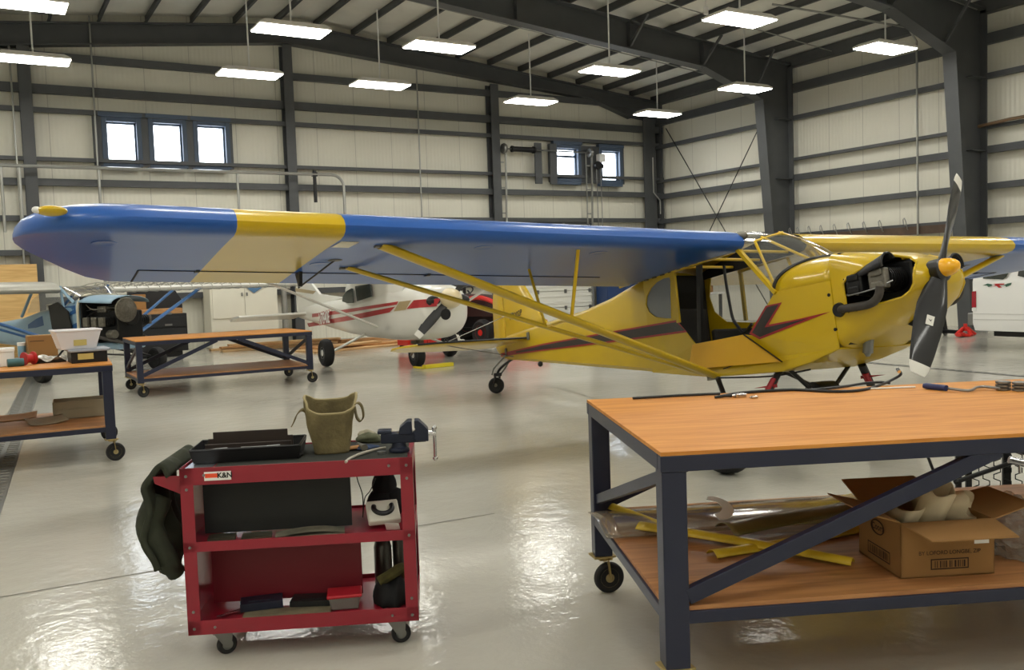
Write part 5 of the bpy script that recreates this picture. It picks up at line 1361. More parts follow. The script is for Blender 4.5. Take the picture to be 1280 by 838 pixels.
# ------------------------------------------------------------------ red tool cart
RZC = R_(-25.5); CL, CDp = .862, .44; CZ0, CZ1, CZM = .10, .735, .455
c0 = corner_loc((.639,3.504), RZC, -.022, 0)
CART = thing('tool_cart', 'red open sided tool cart on small casters in the left foreground', 'tool cart', c0, RZC)
CI = CART.matrix_world.inverted()
def cl(px, py, z=CZ1): return CI @ at(px, py, Z=z)
CRED = mat('cart_red', (138,20,40), .38, coat=.25, noise=.08, nscale=6)
BOLT = GREYMET
for x in (0, CL):
    for y in (0, CDp):
        mb = MB(); sx = 1 if x == 0 else -1; sy = 1 if y == 0 else -1
        mb.box((x+sx*.024, y+sy*.0015, (CZ0+CZ1)/2), (.048,.003,CZ1-CZ0)); mb.box((x+sx*.0015, y+sy*.024, (CZ0+CZ1)/2), (.003,.048,CZ1-CZ0))
        po = build('corner_post', mb, CRED, CART, bevel=.001)
        if y == 0:
            mb = MB()
            for z in (CZ1-.03, CZ1-.08, CZM-.02, CZ0+.09, CZ0+.025): mb.tube((x+sx*.024, .0, z), (x+sx*.024, -.004, z), .0055, n=8)
            mb.tube((x+sx*.09, -.002, CZ1-.028), (x+sx*.09, -.006, CZ1-.028), .0055, n=8); mb.tube((x+sx*.10, -.002, CZ0+.028), (x+sx*.10, -.006, CZ0+.028), .005, n=8)
            build('bolt', mb, BOLT, po)
for nm, z, h in (('top_tray', CZ1, .065), ('middle_shelf', CZM, .038), ('bottom_shelf', CZ0+.055, .055)):
    mb = MB(); mb.box((CL/2,CDp/2,z-.012 if nm != 'bottom_shelf' else z-.02), (CL-.006,CDp-.006,.004))
    for y in (.002, CDp-.002): mb.box((CL/2,y,z-h/2), (CL-.004,.004,h))
    for x in (.002, CL-.002): mb.box((x,CDp/2,z-h/2), (.004,CDp-.004,h))
    build(nm, mb, CRED, CART, bevel=.001)
mb = MB(); mb.box((CL/2+.05,CDp/2,CZ1-.0075), (CL-.14,CDp-.02,.004)); build('rubber_mat', mb, mat('dark_mat', (40,42,36), .8, noise=.2), CART)
mb = MB(); mb.box((.06,CDp/2,CZ1-.0085), (.10,CDp-.02,.003)); build('steel_sheet', mb, mat('scratched_steel', (190,194,202), .3, .9), CART)
# handle at the left end
for y in (.02, CDp-.02):
    mb = MB(); mb.prism([(0,CZ1-.03),(0,CZ1-.10),(-.095,CZ1-.055),(-.10,CZ1-.028)], lambda a, b, q: (a, y+q, b), -.0025, .0025); build('handle_bracket', mb, CRED, CART)
mb = MB(); mb.tube((-.085,.02,CZ1-.042), (-.085,CDp-.02,CZ1-.042), .013, n=14); build('handle', mb, CRED, CART, smooth=True)
for i, (x, y, rot) in enumerate(((.11,.05,.5),(CL-.09,.05,.1),(.11,CDp-.05,1.9),(CL-.09,CDp-.05,-1.0))):
    mb = MB(); M = Matrix.Rotation(rot, 3, 'Z'); r = .038; o = M @ Vector((.018,0,0))
    mb.box((x,y,CZ0-.003), (.08,.065,.005), M=M)
    for s in (-1, 1):
        e = M @ Vector((0, s*.019, 0)); f = M @ Vector((1,0,0))
        P = [Vector((x,y,CZ0-.006))+e+f*.038, Vector((x,y,CZ0-.006))+e-f*.034, Vector((x+o.x,y+o.y,r-.010))+e-f*.010, Vector((x+o.x,y+o.y,r-.010))+e+f*.012]
        n_ = M @ Vector((0,.003,0)); mb.add(P+[p+n_ for p in P], [(3,2,1,0),(4,5,6,7),(0,1,5,4),(1,2,6,5),(2,3,7,6),(3,0,4,7)])
    cs = build('caster', mb, GREYMET, CART); wheel('caster_wheel', cs, (x+o.x,y+o.y,r), r, .028, GREYMET, axis=M @ Vector((0,1,0)), hub=.3)
# back boards seen through the open side
mb = MB(); mb.box((.05+.285,.115,(CZM+CZ1-.068)/2), (.56,.012,CZ1-.072-CZM)); build('back_board', mb, mat('black_board', (22,24,25), .6, noise=.2), CART, label='black board behind the upper shelf')
mb = MB(); mb.box((.05+.295,.20,(CZ0+.055+CZM-.042)/2), (.585,.010,CZM-.04-CZ0-.055)); build('back_board', mb, mat('dark_red_board', (112,16,32), .5), CART, label='red board behind the lower shelf')
mb = MB(); mb.box((.0055,CDp/2,(CZ0+CZ1)/2), (.003,CDp-.01,CZ1-CZ0-.01)); build('end_panel', mb, CRED, CART)
# sticker
mb = MB(); mb.box((.140,-.003,CZ1-.033), (.098,.0012,.033)); st = build('sticker', mb, WHITE, CART, label='small white and orange sticker')
mb = MB(); mb.box((.119,-.0038,CZ1-.031), (.050,.0008,.016)); build('orange_block', mb, mat('sticker_orange', (226,78,44), .4), st)
g = text_mb('K&N', .027, .0009); g.xf(frame3((.166,-.0046,CZ1-.032), (1,0,0), (0,0,1))); build('lettering', g, BLACK, st, fixn=False)

def on_cart(name, label, cat, px, py, z=CZ1, rz=0., dz=-.005):
    p = at(px, py, Z=z); return thing(name, label, cat, (p.x, p.y, z+dz), RZC+rz)
def incart(name, label, cat, x, y, z, rz=0.):
    p = CART.matrix_world @ Vector((x, y, z)); return thing(name, label, cat, p, RZC+rz)
TOPZ = CZ1-.0055
# jacket on the handle
JAC = mat('olive_jacket', (46,50,36), .85, noise=.35, nscale=9, bump=.4, bscale=14)
mb = MB()
def jac(u, v):
    y = .0+.42*u; a = v*2.2
    if a < .5: x, z = -.03-.07*a/.5, CZ1-.03+.035*math.sin(a/.5*PI)
    elif a < .8: t_ = (a-.5)/.3; x, z = -.10-.025*math.sin(t_*PI/2), CZ1-.03-.05*t_
    else: t_ = (a-.8)/1.4; x, z = -.125+.06*t_, CZ1-.08-.33*t_*(1-.22*abs(u-.45))
    wv = .018*math.sin(9*u+5*v)+.012*math.sin(21*u-3*v)+.010*math.sin(15*v+4*u)
    return Vector((x-.012+wv*(.4+v), y+.02*math.sin(6*v)-.05*max(0,v-.3)*0, z+.4*wv*(1-v)))
mb.grid(jac, 44, 44)
t = incart('jacket', 'dark olive jacket draped over the left end handle of the red cart', 'jacket', 0, 0, 0)
build('jacket_body', mb, JAC, t, smooth=True, solid=.022, angle=180)
mb = MB(); mb.path(spline([(-.10,.10,CZ1-.12),(-.135,.06,CZ1-.22),(-.09,.05,CZ1-.33),(-.055,.09,CZ1-.42)], 6), [.045]*2+[.05]*8+[.045]*6+[.035]*3, 12); build('sleeve', mb, JAC, t, smooth=True, angle=180)
# black tote tray with divider
p0, p1 = cl(243,582), cl(390,566)
t = on_cart('tool_tray', 'black plastic tool tray with a raised centre handle on the cart top', 'tool tray', 313, 569, dz=-.0045, rz=R_(2))
mb = MB(); Lr, Wr, hr = .41, .23, .052; th = .004
mb.box((0,0,.003), (Lr-.02,Wr-.02,.006))
for s in (-1, 1):
    mb.loft([[Vector((sx*(Lr/2-.01+e), s*(Wr/2-.01+e)+o, z)) for sx in (-1,1) for o in ((0,th) if sx < 0 else (th,0))] for e, z in ((0,0),(.012,hr))])
    mb.loft([[Vector((s*(Lr/2-.01+e)+o, sy*(Wr/2-.01+e), z)) for sy in (-1,1) for o in ((0,th) if sy < 0 else (th,0))] for e, z in ((0,0),(.012,hr))])
mb.path([(-Lr/2,-Wr/2,hr),(Lr/2,-Wr/2,hr),(Lr/2,Wr/2,hr),(-Lr/2,Wr/2,hr)], .005, 6, closed=True)
build('tray', mb, BLACK, t)
mb = MB(); mb.prism([(-.165,.0),(.165,.0),(.165,.072),(.145,.072),(.145,.098),(-.145,.098),(-.145,.072),(-.165,.072)], lambda a, b, q: (a, .03+q, b), -.004, .004); mb.prism([(-.165,0),(.165,0),(.165,.06),(-.165,.06)], lambda a, b, q: (a, -.03+q, b), -.003, .003)
build('centre_handle', mb, mat('brown_plastic', (44,34,30), .5), t, bevel=.002)
for i, (x, y, L, r, a, lab) in enumerate(((-.11,-.065,.07,.006,.3,'wrench'),(.03,-.06,.11,.005,-.1,'screwdriver'),(.10,-.065,.05,.009,.2,'socket'))):
    mb = MB(); d = Vector((math.cos(a), math.sin(a), 0)); p = Vector((x,y,.046)); mb.tube(p-d*L/2, p+d*L/2, r*.6, n=8); 
    o = build('steel_'+lab, mb, GREYMET, smooth=True); o.matrix_world = t.matrix_world.copy(); tag(o, 'bright %s lying in the black tool tray on the cart' % lab, lab)
# canvas bag
CANV = mat('canvas', (118,106,72), .9, noise=.38, nscale=11, bump=.35, bscale=40)
bp = at(415,563,Z=CZ1)
t = thing('canvas_bag', 'olive canvas tool bag with open mouth and two strap handles on the cart', 'bag', (bp.x,bp.y,TOPZ), RZC+R_(6))
mb = MB(); N = 48; rings = []
for j in range(19):
    v = j/18; rg_ = []
    for k in range(N):
        a = 2*PI*k/N; c, s_ = math.cos(a), math.sin(a); n_ = 4.5-1.5*v
        hx, hy = .066+.036*v, .052+.012*v-.012*math.sin(PI*v)*0
        x = hx*math.copysign(abs(c)**(2/n_), c); y = hy*math.copysign(abs(s_)**(2/n_), s_)
        top = .180+.042*abs(c)**3+.024*s_
        z = top*v
        wr_ = .0035*math.sin(7*a+6*v)*(v+.2)+.003*math.sin(11*a-9*v)
        rg_.append(Vector((x*(1+wr_*6)+.006*math.sin(5*v+2)*v, y*(1+wr_*7), z+.003*math.sin(3*a)*v)))
    rings.append(rg_)
mb.loft(rings, caps=False); mb.add(rings[0], [tuple(range(N))])
build('bag_body', mb, CANV, t, smooth=True, solid=.006, angle=180)
mb = MB(); mb.path([p+Vector((0,0,.001)) for p in rings[-1]], .0055, 6, closed=True); build('hem', mb, mat('pale_canvas', (146,134,98), .9), t, smooth=True)
mb = MB(); mb.add([Vector((-.075,-.05,.05)),Vector((.075,-.05,.05)),Vector((.075,.05,.05)),Vector((-.075,.05,.05))], [(0,1,2,3)]); build('lining', mb, mat('dark_lining', (58,54,40), .9), t)
def strap(name, pts, w, side, parent, m):
    P = spline(pts, 8); mb = MB(); V = []; sd = Vector(side)*w/2
    for p in P: V += [p-sd, p+sd]
    mb.add(V, [(2*i, 2*i+1, 2*i+3, 2*i+2) for i in range(len(P)-1)]); return build(name, mb, m, parent, smooth=True, solid=.004)
strap('strap', [(-.088,-.01,.165),(-.108,-.015,.178),(-.128,-.02,.162),(-.142,-.02,.132),(-.150,-.022,.118)], .028, (.2,.9,.25), t, CANV)
strap('strap', [(.088,-.035,.178),(.108,-.04,.196),(.124,-.035,.180),(.130,-.02,.138),(.118,.0,.116),(.104,.01,.13),(.098,.03,.17)], .026, (.25,.9,.1), t, CANV)
# vice
t = on_cart('bench_vice', 'dark blue bench vice clamped on the right end of the cart top', 'vice', 499, 563, rz=R_(0)); t.scale = (1.2,1.2,1.15); bpy.context.view_layer.update()
NVY = mat('vice_blue_black', (34,40,58), .4, .3, noise=.2, nscale=30)
mb = MB(); mb.lathe([(.035,0),(.035,.012),(.024,.018),(.022,.035)], (0,0,0), 'Z', 20); mb.box((.0,0,.05), (.115,.045,.034)); mb.box((-.045,0,.072), (.045,.05,.012)); mb.prism([(.0,.062),(.045,.062),(.045,.108),(.030,.108),(.005,.085)], lambda a, b, q: (a, q, b), -.032, .032); build('fixed_jaw', mb, NVY, t, bevel=.003)
mb = MB(); mb.prism([(.052,.040),(.098,.035),(.098,.075),(.085,.09),(.068,.108),(.053,.108),(.053,.082),(.058,.078),(.052,.068)], lambda a, b, q: (a, q, b), -.030, .030); mb.box((.03,0,.043), (.12,.03,.024)); build('moving_jaw', mb, NVY, t, bevel=.003)
mb = MB(); mb.tube((.09,0,.058), (.122,0,.058), .011, n=14); mb.tube((.118,-.004,.075), (.118,.0,-.028), .0055, n=10); mb.ball((.118,-.004,.076), .009, 10, 6); mb.ball((.118,0,-.03), .009, 10, 6); build('screw_handle', mb, CHROME, t, smooth=True)
# hammer, gloves, cap, cable, small tools
t = on_cart('hammer', 'hammer with pale wooden handle lying in front of the canvas bag', 'hammer', 432, 563, rz=R_(22))
mb = MB(); mb.tube((-.075,0,.010), (.06,0,.012), .0095, .0075, n=12, sq=.8); build('handle', mb, WOODS[1], t, smooth=True)
mb = MB(); mb.tube((.065,-.035,.014), (.065,.035,.014), .011, n=12); mb.tube((.065,-.045,.014), (.065,-.033,.014), .014, n=12); build('head', mb, ENG2, t, smooth=True)
def lump(name, label, cat, px, py, s, m, rz=0., seed=1, **kk):
    random.seed(seed); ph = [random.uniform(0, 6) for _ in range(6)]
    t = on_cart(name, label, cat, px, py, rz=rz, **kk); mb = MB(); mb.ball((0,0,0), 1, 28, 14)
    V = []
    for p in mb.v:
        k = 1+.13*math.sin(4*p.x+ph[0]+3*p.y)+.10*math.sin(6*p.y+ph[1]-4*p.z)+.07*math.sin(9*p.x+ph[2])
        V.append(Vector((p.x*k*s[0], p.y*k*s[1], max(0, (p.z*k+.75))*s[2]*.6)))
    mb.v = V; o = build(name, mb, m, t, smooth=True, angle=180); return t
t = lump('work_glove', 'grey green work glove bunched up behind the hammer on the cart', 'glove', 462, 551, (.055,.04,.034), mat('grey_green_cloth', (86,88,66), .9, noise=.3, nscale=18), seed=3)
t = lump('work_glove', 'flat blue cloth glove lying right of the hammer handle', 'glove', 455, 560, (.055,.03,.016), mat('blue_cloth', (50,66,96), .9, noise=.2, nscale=12), seed=5)
t = lump('rag', 'crumpled pale rag between the canvas bag and the vice', 'rag', 458, 545, (.04,.03,.028), mat('pale_rag', (150,144,124), .9, noise=.25, nscale=15), seed=8)
q = [CI @ at(u, v, Z=TOPZ+dz) for u, v, dz in ((432,578,-.0),(438,573,.008),(452,567,.008),(470,562,.008),(482,560,.008))]
t = thing('hose_piece', 'short pale grey hose piece hanging over the front rim of the cart top', 'hose', CART.matrix_world @ Vector(q[2]).freeze() if False else CART.matrix_world @ Vector((q[2].x,q[2].y,TOPZ)), RZC)
mb = MB(); mb.path([p-Vector((q[2].x,q[2].y,TOPZ)) for p in spline(q, 5)], .0055, 8); build('hose', mb, mat('pale_hose', (170,164,152), .5), t, smooth=True)
t = on_cart('pliers', 'pair of black handled pliers on the front of the cart top, left of the bag', 'pliers', 360, 571, rz=R_(3))
mb = MB(); mb.path(spline([(-.03,0,.008),(.0,.008,.012),(.055,.012,.01)], 5), .009, 8); mb.path(spline([(-.03,0,.008),(.0,-.008,.012),(.05,-.012,.01)], 5), .009, 8); build('grip', mb, BLACK, t, smooth=True)
mb = MB(); mb.bar((-.025,0,.008), (-.085,.004,.007), .012, .008); mb.ball((-.03,0,.009), (.012,.012,.006), 10, 6); build('jaws', mb, CHROME, t)
t = on_cart('steel_rule', 'long thin steel rod lying along the front edge of the cart top', 'rod', 300, 574, rz=R_(-1))
mb = MB(); mb.tube((-.10,0,.006), (.11,0,.006), .004, n=8); build('rod', mb, CHROME, t)
t = on_cart('socket_ring', 'small steel ring near the vice at the right end of the cart top', 'ring', 477, 566)
mb = MB(); mb.lathe([(.010,0),(.018,0),(.018,.010),(.010,.010)], (0,0,0), 'Z', 18); build('ring', mb, GREYMET, t)
# upper shelf things
SZ = CZM-.0085
t = incart('cap', 'black peaked cap on the right of the upper cart shelf', 'cap', .735, .30, SZ, .3)
mb = MB(); mb.ball((0,0,.035), (.078,.065,.085), 20, 12); mb.ball((.0,0,.12), (.052,.048,.062), 18, 10); mb.v = [Vector((p.x, p.y, max(0, p.z))) for p in mb.v]; build('crown', mb, mat('black_cloth', (18,18,19), .9), t, smooth=True, angle=180)
mb = MB(); mb.ball((.035,-.02,.055), (.055,.05,.055), 16, 10); build('fold', mb, MATS['black_cloth'], t, smooth=True)
t = incart('foam_tray', 'white foam tray holding a dark ring, leaning on the upper cart shelf', 'tray', .735, .12, SZ, R_(10))
M = Matrix.Rotation(R_(28), 3, 'X')
mb = MB(); mb.box(M @ Vector((0,0,.022))+Vector((0,0,.035)), (.125,.115,.028), M=M); build('foam', mb, mat('foam_white', (206,204,192), .8), t, bevel=.006)
mb = MB(); mb.path([M @ Vector((a, b, .039))+Vector((0,0,.035)) for a, b in arc((0,.01), .036, R_(-200), R_(20), 16, lambda a, b: (a, b))], .010, 8); build('dark_ring', mb, BLACK, t, smooth=True)
t = incart('paper_tag', 'small white tag in front of the foam tray on the cart', 'tag', .775, .035, SZ, R_(-12)); mb = MB(); M = Matrix.Rotation(R_(35), 3, 'X'); mb.box((0,0,.016), (.055,.0015,.036), M=M); build('tag', mb, WHITE, t)
t = incart('spectacles', 'thin wire spectacles hanging at the end of the black board', 'spectacles', .645, .26, SZ)
mb = MB(); mb.path(spline([(0,0,0),(.004,-.01,.09),(-.014,-.012,.16),(-.018,-.01,.20)], 6), .0022, 5); mb.path(spline([(0,0,0),(.012,-.01,.08),(.035,-.012,.11),(.06,-.012,.16)], 6), .0022, 5); build('wire', mb, BLACK, t)
mag = [(.13,.055,.10,.06,.012,(64,62,50),'dark olive booklet at the left of the upper cart shelf'),(.26,.055,.11,.06,.01,(74,70,56),'second olive booklet on the upper cart shelf'),(.46,.06,.26,.085,.006,(120,116,100),'open magazine with pale edges on the upper cart shelf')]
for x, y, L, W, h, c, lab in mag:
    mb = MB(); mb.box((0,0,h/2), (L,W,h)); mb.grid(lambda u, v: Vector(((u-.5)*L, (v-.5)*W, h+.012*math.sin(PI*u)*(1 if L > .2 else .2))), 10, 2)
    o = build('booklet', mb, mat('cover_%d' % int(x*100), c, .5, noise=.4, nscale=20)); o.matrix_world = CART.matrix_world @ Matrix.Translation((x, y, SZ)) @ Matrix.Rotation(R_(6), 4, 'Z'); tag(o, lab, 'booklet', 'booklets on the cart shelves')
# lower shelf things
LZ = CZ0+.055-.0175
BOT = mat('dark_bottle', (44,41,36), .3, coat=.4)
t = incart('bottle', 'dark plastic bottle with round shoulders on the lower cart shelf, left of the spray can', 'bottle', .715, .33, LZ)
mb = MB(); mb.lathe([(.034,0),(.037,.01),(.037,.165),(.030,.19),(.016,.20),(.015,.207)], (0,0,0), 'Z', 24); build('bottle_body', mb, BOT, t, smooth=True, angle=50)
mb = MB(); mb.lathe([(.019,.205),(.019,.228),(.015,.232)], (0,0,0), 'Z', 20); build('cap', mb, BLACK, t, smooth=True)
t = incart('spray_can', 'dark spray can with conical top on the lower cart shelf, right of the bottle', 'spray can', .79, .35, LZ)
mb = MB(); mb.lathe([(.035,0),(.036,.006),(.036,.19),(.033,.197),(.022,.222),(.013,.226)], (0,0,0), 'Z', 24); build('can_body', mb, BOT, t, smooth=True, angle=50)
mb = MB(); mb.lathe([(.012,.225),(.013,.238),(.005,.25),(.003,.258)], (0,0,0), 'Z', 16); build('nozzle', mb, BLACK, t, smooth=True)
t = incart('glove_pile', 'dark work gloves with olive cuffs heaped at the right of the lower cart shelf', 'gloves', .76, .13, LZ)
mb = MB(); mb.ball((0,0,0), 1, 26, 12); mb.v = [Vector((p.x*.07*(1+.15*math.sin(5*p.y+2)), p.y*.10*(1+.1*math.sin(7*p.x)), max(0, p.z+.3)*.075*(1+.15*math.sin(6*p.x+3*p.y)))) for p in mb.v]; build('glove', mb, MATS['black_cloth'], t, smooth=True, angle=180)
mb = MB(); mb.path(spline([(-.05,-.03,.09),(.0,-.02,.115),(.04,.0,.13),(.06,.02,.10)], 6), .022, 10); build('cuff', mb, mat('olive_cloth', (78,72,34), .9, noise=.4, nscale=30), t, smooth=True)
t = incart('food_container', 'clear plastic container with red lid at the front of the lower cart shelf', 'container', .575, .10, LZ, R_(4))
mb = MB(); mb.loft([[Vector((sx*(.060+e), sy*(.045+e), z)) for sx, sy in ((-1,-1),(1,-1),(1,1),(-1,1))] for e, z in ((-.008,0),(0,.05))]); build('tub', mb, mat('cloudy_plastic', (120,116,112), .3), t, bevel=.006)
mb = MB(); mb.box((0,0,.057), (.135,.105,.014)); build('lid', mb, mat('container_red', (176,34,46), .35), t, bevel=.005)
for x, y, L, W, h, c, rz, lab in ((.36,.06,.33,.09,.012,(120,112,90),1,'long pale card lying along the front of the lower cart shelf'),(.25,.13,.16,.09,.03,(30,34,52),10,'dark blue bundle left of centre on the lower cart shelf'),(.45,.135,.17,.09,.022,(26,28,30),-4,'dark magazine with a yellow line on the lower cart shelf')):
    mb = MB(); mb.box((0,0,h/2), (L,W,h)); mb.box((0,-.2*W,h+.001), (L*.6,W*.1,.002))
    o = build('booklet', mb, mat('cover_b%d' % int(x*100), c, .5, noise=.3, nscale=16), bevel=.003); o.matrix_world = CART.matrix_world @ Matrix.Translation((x, y, LZ + (.013 if h > .015 else 0))) @ Matrix.Rotation(R_(rz), 4, 'Z'); tag(o, lab, 'booklet', 'booklets on the cart shelves')
t = incart('file_tool', 'thin steel file leaning at the left of the lower cart shelf', 'file', .17, .08, LZ+.002, R_(12)); mb = MB(); mb.bar((-.08,0,.004), (.09,.02,.03), .010, .004); build('blade', mb, CHROME, t)

# ------------------------------------------------------------------ on the near bench
ZT = NBH
def onb(u, v, dz=0.): return at(u, v, Z=ZT+dz)
t = thing('hose_assembly', 'long black rod and curled hose along the back edge of the right bench', 'hose', onb(900,493)); o0 = onb(900,493)
q = [onb(u,v,.008) for u, v in ((791,498),(850,494.5),(900,492.3))]
mb = MB(); mb.path([p-o0 for p in q], .006, 8); build('rod', mb, BLACK, t, smooth=True)
q = [onb(u,v,.007) for u, v in ((898,496),(930,491),(990,487.5),(1040,489.5),(1075,488),(1100,481.5))]+[at(1117,474,Z=ZT+.025), at(1126,468,Z=ZT+.045), at(1123,463,Z=ZT+.062)]
mb = MB(); mb.path([p-o0 for p in spline(q, 6)], .0065, 8); build('hose', mb, BLACK, t, smooth=True)
q = [onb(u,v,.007) for u, v in ((1010,488),(1050,484),(1080,479.5),(1100,478),(1112,479))]
mb = MB(); mb.path([p-o0 for p in spline(q, 6)], .006, 8); build('hose_loop', mb, BLACK, t, smooth=True)
mb = MB(); mb.tube(q[0]*0+(at(1124,465,Z=ZT+.058)-o0), at(1122,461.5,Z=ZT+.068)-o0, .008, n=10); build('metal_end', mb, CHROME, t)
t = thing('white_rod', 'thin white rod lying at the back of the right bench top', 'rod', onb(1110,485)); a, b = onb(1080,486.5,.004)-onb(1110,485), onb(1144,484,.004)-onb(1110,485)
mb = MB(); mb.tube(a, b, .004, n=8); build('rod', mb, WHITE, t)
for u, v, s, lab in ((925,497,(.05,.03,.018),'larger chrome connector block on the back of the right bench top'),(943,498.5,(.028,.016,.012),'smaller chrome connector block on the back of the right bench top')):
    t = thing('connector', lab, 'connector', onb(u,v), RZB+.2, 'chrome connectors on the right bench')
    mb = MB(); mb.box((0,0,s[2]/2), s); mb.tube((-s[0]*.5,0,s[2]*.5), (-s[0]*.8,0,s[2]*.5), s[2]*.35, n=10); build('body', mb, CHROME, t, bevel=.003)
    if s[0] > .04:
        mb = MB(); mb.path(spline([(-.04,0,.009),(-.075,.012,.01),(-.11,.02,.006)], 5), .006, 8); build('lead', mb, BLACK, t)
t = thing('cranked_tool', 'cranked steel tool with blue rubber grip at the back of the right bench', 'tool', onb(1190,486)); o0 = onb(1190,486)
mb = MB(); mb.path([onb(1154,482.5,.014)-o0, onb(1158,482.7,.014)-o0, onb(1183,485.5,.014)-o0], [.010,.013,.013], 12); build('grip', mb, mat('grip_blue', (36,46,92), .5), t, smooth=True)
mb = MB(); mb.path(spline([onb(1183,485.6,.012)-o0, onb(1205,488.3,.010)-o0, onb(1214,488,.010)-o0, onb(1221,484.5,.012)-o0, onb(1232,483.8,.012)-o0, onb(1250,486,.012)-o0], 5), .006, 8); build('shaft', mb, GREYMET, t, smooth=True)
for u, v, n_, lab in ((1254,488,3,'stack of fluted steel rings beside the cranked tool'),(1275,489,3,'stack of fluted steel rings at the right edge of the bench top')):
    t = thing('steel_rings', lab, 'rings', onb(u,v)); mb = MB()
    for k in range(n_): mb.lathe([(.022,.014*k),(.030,.014*k+.002),(.030,.014*k+.010),(.022,.014*k+.012)], (0,0,0), 'Z', 12)
    build('rings', mb, GREYMET, t)
# ------------------------------------------------------------------ under the near bench
ZS = NBS+.0005
def onsh(u, v, dz=0.): return at(u, v, Z=ZS+dz)
def scrap(name, lab, a, b, w, bow, m, lift=(.004,.004), grp='yellow trim scraps under the right bench', prof=.02):
    A, Bq = onsh(*a), onsh(*b); o0 = (A+Bq)/2; d = (Bq-A); L = d.length; d.normalize(); s = Vector((-d.y, d.x, 0))
    mb = MB()
    def f(u, v):
        x = (u-.5)*L; k = (v-.5); ww = w*(1-.35*u)
        return d*x + s*(k*ww+bow*math.sin(PI*u)) + Vector((0,0,.006+lift[0]*(1-u)+lift[1]*u+prof*(1-4*k*k)))
    mb.grid(f, 24, 8); o = build(name, mb, m, smooth=True, solid=.003); o.matrix_world = Matrix.Translation(o0); return tag(o, lab, 'trim scrap', grp)
YSC = mat('scuffed_yellow', (206,176,44), .4, coat=.2, noise=.2, nscale=14); OLV = mat('olive_sheet', (118,108,66), .35, coat=.2, noise=.2, nscale=8)
scrap('trim_strip', 'long curved yellow strip running from behind the bench leg toward the carton', (800,667), (1066,708), .075, .02, YSC, (.02,.002))
scrap('trim_strip', 'yellow strip crossing underneath the long curved one', (890,697), (1082,664), .07, -.01, YSC, (.0,.0))
scrap('trim_strip', 'narrow yellow strip by the back left bench leg', (766,640), (838,668), .05, .0, YSC, (.01,.01))
scrap('trim_strip', 'short yellow strip at the back of the shelf beside the carton', (1012,640), (1084,627), .12, .0, YSC, (.01,.02))
scrap('trim_panel', 'olive sheet panel lying over the yellow strips beside the carton', (906,676), (1074,652), .14, .0, OLV, (.03,.05), prof=.03)
A, Bq = onsh(800,628), onsh(1075,628)
PLEX = clear_mat('scuffed_clear_plastic', (186,172,150), .22, .10)
o0 = onsh(930,648)
mb = MB(); d = Vector((math.cos(RZB), math.sin(RZB), 0)); s = Vector((-d.y, d.x, 0))
mb.grid(lambda u, v: d*(-.62+1.22*u)+s*(-.20+.40*v)+Vector((0,0,.010+.022*math.sin(PI*v)+.01*u)), 16, 10); o = build('clear_sheet', mb, PLEX, smooth=True, solid=.003); o.matrix_world = Matrix.Translation(o0); tag(o, 'curved clear plastic window sheet at the back of the bottom shelf', 'plastic sheet')
mb = MB(); C0 = onsh(893,636,.075); u1 = d; v1 = (s*.9+Vector((0,0,.3))).normalized()  # lamp reflection in the clear sheet, painted as a thin white crescent
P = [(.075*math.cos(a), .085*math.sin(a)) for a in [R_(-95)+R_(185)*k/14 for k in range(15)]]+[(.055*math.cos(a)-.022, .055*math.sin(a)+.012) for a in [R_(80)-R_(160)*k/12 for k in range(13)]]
mb.prism(P, lambda a, b, q: u1*a+v1*b+Vector((0,0,q)), 0, .003); o = build('crescent_glint', mb, mat('painted_glint_white', (244,244,240), .2)); o.matrix_world = Matrix.Translation(C0); tag(o, 'white crescent painted as a lamp reflection on the clear sheet', 'trim')  # not a trim part: the crescent stands in for a lamp reflection
# carton with open flaps
bl, fl_, fr_ = onsh(1084,694), onsh(1126,724), onsh(1243,717)
ux = (fr_-fl_); bw_ = ux.length; ux.normalize(); uy = Vector((-ux.y, ux.x, 0)); bd_ = max(.3, (bl-fl_).dot(uy))
bh_ = .185
M4 = frame3(fl_, ux, uy); t = thing('carton', 'open cardboard carton with rolls of paper in it, under the right bench', 'box', M=M4)
CARDD = mat('carton_brown', (146,108,62), .85, noise=.08, nscale=4)
mb = MB(); k = .005
mb.box2((0,0,0),(bw_,bd_,k)); mb.box2((0,0,0),(bw_,k,bh_)); mb.box2((0,bd_-k,0),(bw_,bd_,bh_)); mb.box2((0,0,0),(k,bd_,bh_)); mb.box2((bw_-k,0,0),(bw_,bd_,bh_)); build('carton_body', mb, CARDD, t)
def flap(a, b, dirv, L, taper=.02):
    a, b, dv = Vector(a), Vector(b), Vector(dirv).normalized()*L; e = (b-a).normalized()*taper
    n_ = (b-a).cross(dv).normalized()*.004; P = [a, b, b+dv-e, a+dv+e]; mb = MB(); mb.add(P+[p+n_ for p in P], [(3,2,1,0),(4,5,6,7),(0,1,5,4),(1,2,6,5),(2,3,7,6),(3,0,4,7)]); return build('flap', mb, CARDD, t)
flap((0,0,bh_),(bw_,0,bh_),(.06,-1,-.12), .15); flap((0,bd_,bh_),(bw_,bd_,bh_),(-.1,1,.28), .16)
flap((bw_,0,bh_),(bw_,bd_,bh_),(1,.15,.18), .17); flap((0,0,bh_),(0,bd_,bh_),(-1,0,.30), .13)
INK = mat('carton_ink', (58,40,26), .8)
g = text_mb('BY LOFORD LONGBE, ZIP', .0185, .0001); g.xf(frame3((bw_*.52,-.0012,.080), (1,0,0), (0,0,1))); build('printing', g, INK, t, fixn=False)
